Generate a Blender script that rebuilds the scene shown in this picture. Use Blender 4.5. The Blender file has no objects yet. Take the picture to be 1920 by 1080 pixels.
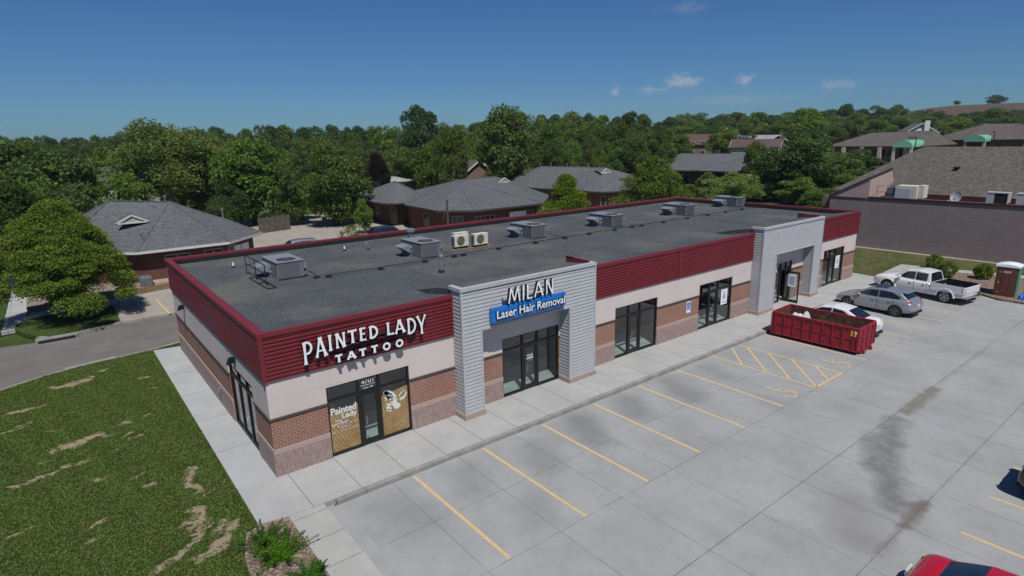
import bpy, math, random
import numpy as np
from mathutils import Vector, Matrix
random.seed(7)
R = math.radians
SC = bpy.context.scene
COL = SC.collection

# ---------------------------------------------------------------- camera
cam_d = bpy.data.cameras.new("camera"); cam = bpy.data.objects.new("camera", cam_d); COL.objects.link(cam)
cam_d.sensor_width = 36; cam_d.lens = 36*1113.87/1920; cam_d.clip_start = .2; cam_d.clip_end = 4000
_y, _t, _r = 0.6623, 0.2464, -0.0211
_f = Vector((math.sin(_y)*math.cos(_t), math.cos(_y)*math.cos(_t), -math.sin(_t)))
_a = Vector((math.cos(_y), -math.sin(_y), 0)); _b = _a.cross(_f)
_x = _a*math.cos(_r)+_b*math.sin(_r); _u = -_a*math.sin(_r)+_b*math.cos(_r)
m = Matrix((_x, _u, -_f)).transposed().to_4x4(); m.translation = (-4.4378, -18.0632, 10.3273)
cam.matrix_world = m
SC.camera = cam

# ---------------------------------------------------------------- sky and sun
W = bpy.data.worlds.new("World"); SC.world = W; W.use_nodes = True
wn = W.node_tree.nodes; wl = W.node_tree.links; wn.clear()
SUN = Vector((-.60, -1.40, 2.50)).normalized()
sky = wn.new('ShaderNodeTexSky'); sky.sky_type = 'NISHITA'; sky.sun_disc = False
sky.sun_elevation = math.asin(SUN.z); sky.sun_rotation = math.atan2(SUN.x, SUN.y)
sky.altitude = 300; sky.air_density = 1.0; sky.dust_density = .35; sky.ozone_density = 2.2
bg = wn.new('ShaderNodeBackground'); bg.inputs[1].default_value = 0.13
wo = wn.new('ShaderNodeOutputWorld')
tc = wn.new('ShaderNodeTexCoord')
hs = wn.new('ShaderNodeHueSaturation'); hs.inputs['Saturation'].default_value = 1.0; hs.inputs['Value'].default_value = 1.0
tint = wn.new('ShaderNodeMixRGB'); tint.blend_type = 'MULTIPLY'; tint.inputs[0].default_value = 1; tint.inputs[2].default_value = (.138, .272, .435, 1)   # deep clear summer blue
wl.new(sky.outputs[0], tint.inputs[1]); wl.new(tint.outputs[0], hs.inputs['Color'])
def wm(op, a, b=None, c=None):
    n = wn.new('ShaderNodeMath'); n.operation = op
    for i, v in enumerate((a, b, c)):
        if v is None: continue
        if isinstance(v, (int, float)): n.inputs[i].default_value = v
        else: wl.new(v, n.inputs[i])
    return n.outputs[0]
nz = wn.new('ShaderNodeTexNoise'); nz.inputs['Scale'].default_value = 70; nz.inputs['Detail'].default_value = 7; nz.inputs['Roughness'].default_value = .62
mpw = wn.new('ShaderNodeMapping'); mpw.inputs['Scale'].default_value = (1, 1, 1.5)
wl.new(tc.outputs['Generated'], mpw.inputs[0]); wl.new(mpw.outputs[0], nz.inputs['Vector'])
cl = None
# (direction, angular half width, angular half height, strength) of the little clouds low over the trees
CLOUDS = [((.8035,.5900,.0790),.040,.019,1.0), ((.7750,.6280,.0690),.042,.010,.6), ((.7389,.6704,.0700),.012,.013,.8), ((.8523,.5175,.0770),.022,.016,.85),
          ((.9102,.4093,.0650),.040,.013,.5), ((.8478,.5278,.0500),.14,.014,.25), ((.7883,.5879,.1815),.06,.014,.22)]
sx = wn.new('ShaderNodeSeparateXYZ'); wl.new(tc.outputs['Generated'], sx.inputs[0])
for d, aw, ah, s in CLOUDS:
    dv = Vector(d).normalized(); rt = Vector((dv.y, -dv.x, 0)).normalized()
    dp = wn.new('ShaderNodeVectorMath'); dp.operation = 'DOT_PRODUCT'; wl.new(tc.outputs['Generated'], dp.inputs[0]); dp.inputs[1].default_value = rt
    hx = wm('DIVIDE', dp.outputs['Value'], aw)
    vz = wm('DIVIDE', wm('SUBTRACT', sx.outputs['Z'], dv.z), ah)
    fr = wn.new('ShaderNodeVectorMath'); fr.operation = 'DOT_PRODUCT'; wl.new(tc.outputs['Generated'], fr.inputs[0]); fr.inputs[1].default_value = dv
    e = wm('SUBTRACT', 1.0, wm('SQRT', wm('ADD', wm('MULTIPLY', hx, hx), wm('MULTIPLY', vz, vz))))
    e = wm('MULTIPLY', wm('MAXIMUM', e, 0), wm('GREATER_THAN', fr.outputs['Value'], .5))
    q = wm('MULTIPLY', wm('MINIMUM', wm('MULTIPLY', wm('MAXIMUM', wm('SUBTRACT', wm('ADD', nz.outputs['Fac'], wm('MULTIPLY', e, .34)), .57), 0), wm('MULTIPLY', e, 7)), 1.0), s)
    cl = q if cl is None else wm('MAXIMUM', cl, q)
mixw = wn.new('ShaderNodeMixRGB'); wl.new(wm('MULTIPLY', cl, .70), mixw.inputs[0]); wl.new(hs.outputs[0], mixw.inputs[1]); mixw.inputs[2].default_value = (2.5, 2.8, 3.4, 1)
wl.new(mixw.outputs[0], bg.inputs[0]); wl.new(bg.outputs[0], wo.inputs[0])
sl = bpy.data.lights.new("sun", 'SUN'); sl.energy = 4.1; sl.angle = R(.53); sl.color = (1, .955, .89)
so = bpy.data.objects.new("sun", sl); COL.objects.link(so); so.rotation_euler = SUN.to_track_quat('Z', 'Y').to_euler(); so.location = (-20, -40, 60)
SC.view_settings.view_transform = 'Standard'; SC.view_settings.look = 'None'; SC.view_settings.exposure = 0.10; SC.view_settings.gamma = 1
SC.render.engine = 'CYCLES'
SC.cycles.max_bounces = 7; SC.cycles.diffuse_bounces = 3; SC.cycles.glossy_bounces = 3; SC.cycles.transmission_bounces = 4; SC.cycles.transparent_max_bounces = 12
SC.cycles.caustics_reflective = False; SC.cycles.caustics_refractive = False; SC.cycles.sample_clamp_indirect = 4
SC.cycles.use_denoising = True

# ---------------------------------------------------------------- helpers
class NT:
    """thin wrapper round a material's node tree"""
    def __init__(s, name):
        s.m = bpy.data.materials.new(name); s.m.use_nodes = True
        s.n = s.m.node_tree.nodes; s.l = s.m.node_tree.links
        s.p = s.n['Principled BSDF']; s.out = s.n['Material Output']
        s.t = s.n.new('ShaderNodeTexCoord'); s.o = s.t.outputs['Object']
    def new(s, t, **k):
        n = s.n.new('ShaderNode'+t)
        for a, v in k.items(): setattr(n, a, v)
        return n
    def put(s, sock, v):
        if isinstance(v, (int, float)): sock.default_value = v
        elif isinstance(v, (tuple, list, Vector)): sock.default_value = tuple(v)+((1,) if len(v) == 3 and sock.type == 'RGBA' else ())
        else: s.l.new(v, sock)
    def ma(s, op, a, b=None, c=None, clamp=False):
        n = s.new('Math', operation=op); n.use_clamp = clamp
        for i, v in enumerate((a, b, c)):
            if v is not None: s.put(n.inputs[i], v)
        return n.outputs[0]
    def vm(s, op, a, b=None, out=0):
        n = s.new('VectorMath', operation=op); s.put(n.inputs[0], a)
        if b is not None: s.put(n.inputs[1], b)
        return n.outputs[out]
    def noise(s, scale, detail=4, rough=.55, vec=None, stretch=None, col=False):
        n = s.new('TexNoise'); n.inputs['Scale'].default_value = scale; n.inputs['Detail'].default_value = detail; n.inputs['Roughness'].default_value = rough
        v = s.o if vec is None else vec
        if stretch:
            mp = s.new('Mapping'); mp.inputs['Scale'].default_value = stretch; s.l.new(v, mp.inputs[0]); v = mp.outputs[0]
        s.l.new(v, n.inputs['Vector']); return n.outputs['Color' if col else 'Fac']
    def ramp(s, v, lo, hi, a=0., b=1.):
        n = s.new('MapRange'); s.put(n.inputs['Value'], v)
        n.inputs[1].default_value = lo; n.inputs[2].default_value = hi; n.inputs[3].default_value = a; n.inputs[4].default_value = b
        n.clamp = True; return n.outputs[0]
    def mix(s, f, a, b, blend='MIX'):
        n = s.new('MixRGB', blend_type=blend); s.put(n.inputs[0], f); s.put(n.inputs[1], a); s.put(n.inputs[2], b); return n.outputs[0]
    def xyz(s, v=None):
        n = s.new('SeparateXYZ'); s.l.new(s.o if v is None else v, n.inputs[0]); return n.outputs
    def comb(s, x, y, z=0.):
        n = s.new('CombineXYZ'); s.put(n.inputs[0], x); s.put(n.inputs[1], y); s.put(n.inputs[2], z); return n.outputs[0]
    def bump(s, h, strength=.3, dist=.02):
        n = s.new('Bump'); n.inputs['Strength'].default_value = strength; n.inputs['Distance'].default_value = dist; s.l.new(h, n.inputs['Height']); s.l.new(n.outputs[0], s.p.inputs['Normal'])
    def seg(s, vec, a, b, r0, soft):
        """1 inside a capsule a-b of radius r0 that fades out over soft"""
        a = Vector((a[0], a[1], 0)); b = Vector((b[0], b[1], 0)); ab = b-a
        pa = s.vm('SUBTRACT', vec, a); t = s.ma('DIVIDE', s.vm('DOT_PRODUCT', pa, ab, 1), max(ab.length_squared, 1e-6), clamp=True)
        sc = s.new('VectorMath', operation='SCALE'); sc.inputs[0].default_value = ab; s.l.new(t, sc.inputs['Scale'])
        d = s.vm('LENGTH', s.vm('SUBTRACT', pa, sc.outputs[0]), out=1)
        return s.ramp(d, r0, r0+soft, 1., 0.)
    def fin(s, col=None, rough=.8, metal=0., spec=.4):
        if col is not None: s.put(s.p.inputs['Base Color'], col)
        s.put(s.p.inputs['Roughness'], rough); s.put(s.p.inputs['Metallic'], metal); s.p.inputs['Specular IOR Level'].default_value = spec
        return s.m

def simple(name, col, rough=.7, metal=0., spec=.4, var=.15, scale=3., bump=0., coat=0.):
    s = NT(name); n = s.noise(scale, 5); n2 = s.noise(scale*9, 3)
    dark = tuple(c*(1-var*1.6) for c in col); lite = tuple(min(1, c*(1+var)) for c in col)
    c = s.mix(s.ramp(n, .3, .7), dark, lite); c = s.mix(s.ramp(n2, .3, .8, 0, .35), c, tuple(x*(1-var*2) for x in col))
    if bump: s.bump(n2, bump)
    if coat: s.p.inputs['Coat Weight'].default_value = coat; s.p.inputs['Coat Roughness'].default_value = .06
    return s.fin(c, rough, metal, spec)

class MB:
    """mesh builder; everything added ends in ONE mesh object"""
    def __init__(s): s.v = []; s.f = []; s.mi = []
    def poly(s, pts, m=0):
        i = len(s.v); s.v += [tuple(p) for p in pts]; s.f.append(tuple(range(i, i+len(pts)))); s.mi.append(m); return s
    def box(s, x0, x1, y0, y1, z0, z1, m=0):
        if x0 > x1: x0, x1 = x1, x0
        if y0 > y1: y0, y1 = y1, y0
        if z0 > z1: z0, z1 = z1, z0
        i = len(s.v); s.v += [(x0,y0,z0),(x1,y0,z0),(x1,y1,z0),(x0,y1,z0),(x0,y0,z1),(x1,y0,z1),(x1,y1,z1),(x0,y1,z1)]
        for q in ((3,2,1,0),(4,5,6,7),(0,1,5,4),(1,2,6,5),(2,3,7,6),(3,0,4,7)): s.f.append(tuple(i+k for k in q)); s.mi.append(m)
        return s
    def bar(s, a, b, w, h=None, m=0, up=(0,0,1)):
        """box beam from a to b, width w, height h"""
        h = w if h is None else h; a = Vector(a); b = Vector(b); d = (b-a).normalized(); u = Vector(up)
        if abs(d.dot(u)) > .98: u = Vector((1,0,0))
        r = d.cross(u).normalized(); u = r.cross(d); i = len(s.v)
        for p in (a, b):
            for q, e in ((-1,-1),(1,-1),(1,1),(-1,1)): s.v.append(tuple(p+r*q*w/2+u*e*h/2))
        for q in ((0,1,2,3),(7,6,5,4),(0,4,5,1),(1,5,6,2),(2,6,7,3),(3,7,4,0)): s.f.append(tuple(i+k for k in q)); s.mi.append(m)
        return s
    def prism(s, pts, z0, z1, m=0, mtop=None, bottom=True):
        n = len(pts); i = len(s.v); s.v += [(p[0],p[1],z0) for p in pts]+[(p[0],p[1],z1) for p in pts]
        for k in range(n): s.f.append((i+k, i+(k+1)%n, i+n+(k+1)%n, i+n+k)); s.mi.append(m)
        s.f.append(tuple(i+n+k for k in range(n))); s.mi.append(m if mtop is None else mtop)
        if bottom: s.f.append(tuple(i+n-1-k for k in range(n))); s.mi.append(m)
        return s
    def cyl(s, a, b, r, r2=None, n=16, m=0, cap=True, mcap=None):
        r2 = r if r2 is None else r2; a = Vector(a); b = Vector(b); d = (b-a).normalized(); u = Vector((0,0,1)) if abs(d.z) < .95 else Vector((1,0,0))
        x = d.cross(u).normalized(); y = x.cross(d); i = len(s.v)
        for p, q in ((a, r), (b, r2)):
            for k in range(n): t = 2*math.pi*k/n; s.v.append(tuple(p+(x*math.cos(t)+y*math.sin(t))*q))
        for k in range(n): s.f.append((i+k, i+n+k, i+n+(k+1)%n, i+(k+1)%n)); s.mi.append(m)
        if cap:
            mc = m if mcap is None else mcap
            s.f.append(tuple(i+k for k in range(n))); s.mi.append(mc); s.f.append(tuple(i+2*n-1-k for k in range(n))); s.mi.append(mc)
        return s
    def tube(s, pts, r, n=8, m=0):
        for a, b in zip(pts, pts[1:]): s.cyl(a, b, r, n=n, m=m)
        return s
    def loft(s, rings, m=0, closed=True, caps=True):
        i = len(s.v); n = len(rings[0])
        for r in rings: s.v += [tuple(p) for p in r]
        for a in range(len(rings)-1):
            for k in range(n if closed else n-1):
                s.f.append((i+a*n+k, i+a*n+(k+1)%n, i+(a+1)*n+(k+1)%n, i+(a+1)*n+k)); s.mi.append(m)
        if caps:
            s.f.append(tuple(i+n-1-k for k in range(n))); s.mi.append(m); s.f.append(tuple(i+(len(rings)-1)*n+k for k in range(n))); s.mi.append(m)
        return s
    def ball(s, c, r, n=10, sz=1., m=0):
        rings = []
        for a in range(1, n//2+1):
            t = math.pi*a/(n//2+1); rings.append([(c[0]+r*math.sin(t)*math.cos(2*math.pi*k/n), c[1]+r*math.sin(t)*math.sin(2*math.pi*k/n), c[2]+r*sz*math.cos(t)) for k in range(n)])
        return s.loft(rings[::-1], m)
    def strip(s, pts, w, y=None, z=0., m=0, th=.004):
        """flat painted stroke on the ground"""
        for a, b in zip(pts, pts[1:]):
            a = Vector((a[0],a[1],0)); b = Vector((b[0],b[1],0)); d = (b-a).normalized(); q = Vector((-d.y,d.x,0))*w/2
            s.poly([(a-q)[:2]+(z,), (b-q)[:2]+(z,), (b+q)[:2]+(z,), (a+q)[:2]+(z,)], m)
        return s
    def build(s, name, mats, parent=None, world=True, smooth=False, bevel=0., seg=2, sub=0):
        me = bpy.data.meshes.new(name); v = np.array(s.v, dtype=float)
        if parent is not None and world: v = v-np.array(root_of(parent).location)
        me.from_pydata(v.tolist(), [], s.f)
        for mt in (mats if isinstance(mats, (list, tuple)) else [mats]): me.materials.append(mt)
        me.polygons.foreach_set('material_index', s.mi)
        if smooth: me.polygons.foreach_set('use_smooth', [True]*len(s.f))
        me.update()
        o = bpy.data.objects.new(name, me); COL.objects.link(o)
        if parent is not None: o.parent = parent
        if bevel:
            b = o.modifiers.new('bevel', 'BEVEL'); b.width = bevel; b.segments = seg; b.limit_method = 'ANGLE'; b.angle_limit = R(40)
        if sub:
            b = o.modifiers.new('sub', 'SUBSURF'); b.levels = sub; b.render_levels = sub
        return o
def root_of(o):
    while o.parent is not None: o = o.parent
    return o
def tag(o, label, cat, group=None, kind=None):
    o['label'] = label; o['category'] = cat
    if group: o['group'] = group
    if kind: o['kind'] = kind
    return o
def setting(o): o['kind'] = 'structure'; return o
def stuff(o, label, cat): o['kind'] = 'stuff'; o['label'] = label; o['category'] = cat; return o
def thing(name, label, cat, loc=(0,0,0), rz=0., group=None):
    o = bpy.data.objects.new(name, None); COL.objects.link(o); o.empty_display_size = .3
    o.location = loc; o.rotation_euler = (0, 0, rz); return tag(o, label, cat, group)
def dup(src, loc, rz=None, label=None, group=None, scale=None):
    KIDS = {}
    for o in bpy.data.objects:
        if o.parent is not None: KIDS.setdefault(o.parent.name, []).append(o)
    def rec(o, par):
        c = o.copy(); COL.objects.link(c); c.parent = par
        for ch in KIDS.get(o.name, []): rec(ch, c)
        return c
    r = rec(src, None); r.location = loc
    if rz is not None: r.rotation_euler = (0, 0, rz)
    if scale is not None: r.scale = scale
    if label: r['label'] = label
    if group: r['group'] = group
    return r
def text_mesh(body, size, ext=0., off=0., shear=0., space=1., align='LEFT', res=3):
    """vertices and faces of a word in its own flat plane (x right, y up, z towards the reader)"""
    cu = bpy.data.curves.new('word', 'FONT'); cu.body = body; cu.size = size; cu.extrude = ext; cu.offset = off; cu.shear = shear; cu.space_character = space
    cu.align_x = align; cu.resolution_u = res
    ob = bpy.data.objects.new('word', cu); COL.objects.link(ob); dg = bpy.context.evaluated_depsgraph_get(); dg.update()
    me = ob.evaluated_get(dg).to_mesh(); v = [tuple(x.co) for x in me.vertices]; f = [tuple(p.vertices) for p in me.polygons]; nz_ = [p.normal.z for p in me.polygons]
    ob.evaluated_get(dg).to_mesh_clear(); bpy.data.objects.remove(ob); bpy.data.curves.remove(cu)
    return v, f, nz_
def put_word(mb, body, x0, x1, zb, zt, y, depth=0., off=0., shear=0., mface=0, mside=1, space=1.):
    """a word fitted into x0..x1, zb..zt on a wall that faces -y"""
    v, f, nn = text_mesh(body, 1., depth/2 if depth else 0., off, shear, space)
    xs = [p[0] for p in v]; ys = [p[1] for p in v]; a, b, c, d = min(xs), max(xs), min(ys), max(ys)
    i = len(mb.v)
    for p in v: mb.v.append((x0+(p[0]-a)/(b-a)*(x1-x0), y-p[2]-depth/2, zb+(p[1]-c)/(d-c)*(zt-zb)))
    for q, nzv in zip(f, nn): mb.f.append(tuple(i+k for k in q)); mb.mi.append(mface if nzv > .9 or not depth else mside)
def h(x, y):
    def sm(t):
        t = min(1, max(0, t)); return t*t*(3-2*t)
    t = 0.05*min(max(0, x-60), 80)+0.015*min(max(0, x-140), 300)
    t += 25.5*sm((x-430)/330)*(1-sm((y-190)/140))
    return t+min(max(0, y-60), 200)*0.004

# ---------------------------------------------------------------- materials
def mat_lot():
    s = NT('lot concrete'); n = s.noise(.35, 6, .6); n2 = s.noise(1.1, 6, .65, stretch=(1, .35, 1)); n3 = s.noise(28, 4, .7)
    c = s.mix(s.ramp(n, .34, .66), (.252,.260,.258), (.322,.330,.325)); c = s.mix(s.ramp(n2, .42, .72, 0, .55), c, (.338,.349,.358))
    c = s.mix(s.ramp(s.noise(2.6, 6, .7), .5, .74, 0, .38), c, (.20,.205,.205)); c = s.mix(s.ramp(n3, .35, .75, 0, .16), c, (.17,.17,.165))
    x, y, z = s.xyz(); jit = s.noise(3, 4, .6, col=True)
    dv = s.vm('ADD', s.o, s.vm('MULTIPLY', s.vm('SUBTRACT', jit, (.5,.5,.5)), (.5,.5,0)))
    wv = s.vm('ADD', s.vm('MULTIPLY', dv, (1,1,0)), s.vm('MULTIPLY', s.vm('SUBTRACT', s.noise(.8, 3, .5, col=True), (.5,.5,.5)), (.7,.7,0)))
    # tyre scuffs and drips between the stall lines
    for a, b, r, f, k in (((4.9,-3.4),(4.7,-4.4),.15,.7,.28),((7.6,-3.6),(7.3,-4.8),.15,.8,.33),((10.3,-3.4),(9.6,-4.6),.2,.8,.40),((13.0,-3.2),(12.4,-4.2),.2,.8,.36),((15.8,-3.1),(15.4,-4.6),.2,.9,.40),((18.4,-3.2),(18.1,-4.4),.1,.7,.28),((2.2,-3.6),(2.6,-4.8),.2,.9,.24),((5.5,-6.2),(4.9,-6.9),.1,.8,.2),((30.9,-4),(30.7,-6.5),.2,.8,.25)):
        c = s.mix(s.ma('MULTIPLY', s.seg(wv, a, b, r, f), k*1.25), c, (.125,.130,.130))
    # water stain that runs across the slabs
    st = None
    for a, b, r, f in (((19.3,-10.95),(16.9,-11.2),.14,.45),((17.2,-11.2),(15.2,-11.9),.28,.45),((15.4,-11.9),(14.6,-12.3),.12,.4),((14.6,-12.3),(13.2,-13.0),.12,.45),((13.4,-12.9),(13.9,-13.25),.10,.35)):
        q = s.seg(wv, a, b, r, f); st = q if st is None else s.ma('MAXIMUM', st, q)
    c = s.mix(s.ma('MULTIPLY', st, s.ramp(s.noise(2.2, 5, .6), .25, .6, .35, .82)), c, (.125,.127,.120))
    for a, b, r, f, k in (((23.5,-10.8),(20.2,-10.85),.10,.28,.85),((31,-10.72),(23.5,-10.72),.03,.16,.75),((20.2,-10.65),(11.5,-10.65),.01,.09,.5),((14.1,-13.42),(12.6,-13.45),.13,.16,.95),((12.6,-13.45),(10.8,-13.45),.08,.12,.9),((10.8,-13.45),(8.0,-13.45),.05,.10,.85),((17.5,-13.45),(15,-13.45),.01,.09,.7),((12.4,-12.1),(11.2,-12.8),.3,.8,.28),((31.5,-10.72),(37,-10.75),.02,.10,.6)):
        c = s.mix(s.ma('MULTIPLY', s.seg(dv, a, b, r, f), k), c, (.135,.118,.095))
    # saw-cut joints
    def line(v, at, w): return s.ramp(s.ma('ABSOLUTE', s.ma('SUBTRACT', v, at)), w*.5, w, 1., 0.)
    col = s.ma('SUBTRACT', s.ma('ABSOLUTE', s.ma('SUBTRACT', s.ma('FRACT', s.ma('DIVIDE', s.ma('SUBTRACT', x, .32-245), 2.45)), .5)), .5)
    j = s.ramp(s.ma('ABSOLUTE', col), .0035, .0075, 1., 0.)
    rows = None
    for yy in (-5.02,-7.62,-10.65,-13.45,-16.3,-19.2,-22): q = line(y, yy, .018 if yy > -10 else .026); rows = q if rows is None else s.ma('MAXIMUM', rows, q)
    j = s.ma('MULTIPLY', s.ma('MAXIMUM', j, rows), s.ramp(s.noise(1.3, 3), .3, .55, .25, .65))
    c = s.mix(j, c, (.12,.115,.108)); s.bump(n3, .12)
    return s.fin(c, .85, spec=.25)
def mat_walk(name, a, b, px, py, ox=0., oy=0.):
    s = NT(name); n = s.noise(.7, 5, .6); n3 = s.noise(30, 4, .7)
    c = s.mix(s.ramp(n, .32, .68), a, b); c = s.mix(s.ramp(s.noise(2.5, 5, .65), .5, .8, 0, .35), c, tuple(v*.78 for v in a)); c = s.mix(s.ramp(n3, .3, .8, 0, .14), c, (.2,.19,.18))
    x, y, z = s.xyz(); j = None
    for v, p, o in ((x, px, ox), (y, py, oy)):
        if not p: continue
        q = s.ramp(s.ma('ABSOLUTE', s.ma('SUBTRACT', s.ma('ABSOLUTE', s.ma('SUBTRACT', s.ma('FRACT', s.ma('DIVIDE', s.ma('ADD', v, o+100*p), p)), .5)), .5)), .010/p, .018/p, 1., 0.)
        j = q if j is None else s.ma('MAXIMUM', j, q)
    c = s.mix(s.ma('MULTIPLY', j, .75), c, (.12,.115,.10)); s.bump(n3, .1); return s.fin(c, .85, spec=.25)
def mat_brick(name, c1, c2, mortar, bw=.205, bh=.068, mo=.010, bias=0., bmp=.4):
    s = NT(name); x, y, z = s.xyz(); v = s.comb(s.ma('ADD', x, y), z)
    b = s.new('TexBrick'); s.l.new(v, b.inputs['Vector']); b.inputs['Scale'].default_value = 1; b.inputs['Mortar Size'].default_value = mo; b.inputs['Brick Width'].default_value = bw; b.inputs['Row Height'].default_value = bh; b.inputs['Bias'].default_value = bias
    for k, q in (('Color1', c1), ('Color2', c2), ('Mortar', mortar)): b.inputs[k].default_value = q+(1,)
    c = s.mix(s.ramp(s.noise(1.2, 4), .35, .7, 0, .25), b.outputs['Color'], tuple(q*.75 for q in c1)); c = s.mix(s.ramp(s.noise(40, 3), .3, .8, 0, .15), c, (.06,.04,.03))
    s.bump(s.ma('SUBTRACT', 1., b.outputs['Fac']), bmp, .01); return s.fin(c, .85, spec=.2)
def mat_splitface():
    s = NT('split face block'); x, y, z = s.xyz(); u = s.ma('ADD', x, y)
    rib = s.ma('ABSOLUTE', s.ma('SUBTRACT', s.ma('FRACT', s.ma('DIVIDE', s.ma('ADD', u, 50), .05)), .5)); n = s.noise(26, 5, .75); g = s.noise(9, 4, .7, stretch=(1,1,.5))
    rough_zone = s.ramp(z, .755, .765, 1., 0.)
    r = s.ma('MULTIPLY', s.ramp(rib, .12, .30), rough_zone)
    base = s.mix(s.ramp(n, .3, .7), (.330,.240,.215), (.450,.345,.315)); c = s.mix(s.ma('MULTIPLY', s.ma('MULTIPLY', r, s.ramp(g, .35, .6)), .75), base, (.17,.115,.10))
    bk = s.new('TexBrick'); s.l.new(s.comb(u, z), bk.inputs['Vector']); bk.inputs['Scale'].default_value = 1; bk.inputs['Mortar Size'].default_value = .006; bk.inputs['Brick Width'].default_value = .41; bk.inputs['Row Height'].default_value = .1912
    c = s.mix(s.ma('MULTIPLY', bk.outputs['Fac'], .45), c, (.24,.18,.16))
    s.bump(s.ma('ADD', s.ma('MULTIPLY', r, -1), s.ma('MULTIPLY', n, .6)), .6, .02); return s.fin(c, .9, spec=.2)
def mat_stucco():
    s = NT('stucco'); x, y, z = s.xyz(); u = s.ma('ADD', x, y); n = s.noise(.9, 4); n2 = s.noise(60, 3, .7)
    c = s.mix(s.ramp(n, .3, .7), (.55,.478,.455), (.60,.525,.50)); c = s.mix(s.ramp(s.noise(2, 5, .6, stretch=(1,1,.25)), .5, .75, 0, .12), c, (.42,.37,.35))
    jv = s.ramp(s.ma('ABSOLUTE', s.ma('SUBTRACT', s.ma('ABSOLUTE', s.ma('SUBTRACT', s.ma('FRACT', s.ma('DIVIDE', s.ma('ADD', u, 60.2), 2.44)), .5)), .5)), .002, .0035, 1., 0.)
    jz = s.ramp(s.ma('ABSOLUTE', s.ma('SUBTRACT', z, 2.60)), .006, .011, 1., 0.)
    c = s.mix(s.ma('MULTIPLY', s.ma('MAXIMUM', jv, jz), .35), c, (.28,.25,.24)); s.bump(n2, .15, .004); return s.fin(c, .9, spec=.2)
def mat_membrane():
    s = NT('roof membrane'); n = s.noise(.45, 6, .65); sp = s.noise(9, 3, .8, stretch=(1.6,.7,1)); sp2 = s.noise(5, 4, .7, stretch=(.5, 1.6, 1))
    c = s.mix(s.ramp(n, .3, .7), (.052,.060,.067), (.082,.088,.093)); c = s.mix(s.ramp(sp, .57, .68, 0, .85), c, (.20,.205,.20)); c = s.mix(s.ramp(sp2, .52, .64, 0, .6), c, (.046,.055,.070)); c = s.mix(s.ramp(s.noise(16, 3, .8, stretch=(1.5,.6,1)), .6, .7, 0, .6), c, (.30,.28,.24))
    c = s.mix(s.ramp(s.noise(.28, 5, .65), .47, .66, 0, .65), c, (.135,.128,.112)); c = s.mix(s.ramp(s.noise(.5, 5, .7, stretch=(.5,1.2,1)), .55, .7, 0, .5), c, (.038,.045,.054))
    x, y, z = s.xyz()
    def ln(v, p, o, w): return s.ramp(s.ma('ABSOLUTE', s.ma('SUBTRACT', s.ma('ABSOLUTE', s.ma('SUBTRACT', s.ma('FRACT', s.ma('DIVIDE', s.ma('ADD', v, o+100*p), p)), .5)), .5)), w/p*.4, w/p, 1., 0.)
    j = s.ma('MAXIMUM', s.ma('MULTIPLY', ln(y, .98, .2, .02), .4), s.ma('MULTIPLY', ln(x, 9.3, 2.2, .03), .8)); c = s.mix(s.ma('MULTIPLY', j, s.ramp(s.noise(1.6, 3), .35, .6)), c, (.032,.034,.038))
    s.bump(sp, .2); return s.fin(c, .92, spec=.2)
def mat_shingle(name, a, b, c3):
    s = NT(name); x, y, z = s.xyz(); v = s.comb(s.ma('ADD', x, s.ma('MULTIPLY', y, .93)), z)
    bk = s.new('TexBrick'); s.l.new(v, bk.inputs['Vector']); bk.inputs['Scale'].default_value = 1; bk.inputs['Mortar Size'].default_value = .012; bk.inputs['Mortar Smooth'].default_value = .4; bk.inputs['Brick Width'].default_value = .32; bk.inputs['Row Height'].default_value = .075
    for k, q in (('Color1', a), ('Color2', b), ('Mortar', tuple(t*.5 for t in a))): bk.inputs[k].default_value = q+(1,)
    c = s.mix(s.ramp(s.noise(3.2, 5, .8), .42, .62, 0, .65), bk.outputs['Color'], c3); c = s.mix(s.ramp(s.noise(.3, 4), .4, .7, 0, .25), c, tuple(t*.7 for t in a)); s.bump(s.noise(14, 3), .3); return s.fin(c, .9, spec=.2)
def mat_glass(name, tint=(.30,.33,.34), refl=.10, rough=.015):
    s = NT(name); tr = s.new('BsdfTransparent'); tr.inputs[0].default_value = tint+(1,); gl = s.new('BsdfGlossy'); gl.inputs['Roughness'].default_value = rough; gl.inputs['Color'].default_value = (.9,.93,.95,1)
    lw = s.new('LayerWeight'); lw.inputs[0].default_value = .5; mx = s.new('MixShader'); s.l.new(s.ramp(s.ma('POWER', lw.outputs['Facing'], 4.0), 0, 1, refl, .95), mx.inputs[0]); s.l.new(tr.outputs[0], mx.inputs[1]); s.l.new(gl.outputs[0], mx.inputs[2]); s.l.new(mx.outputs[0], s.out.inputs[0]); s.n.remove(s.p); return s.m
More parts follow.
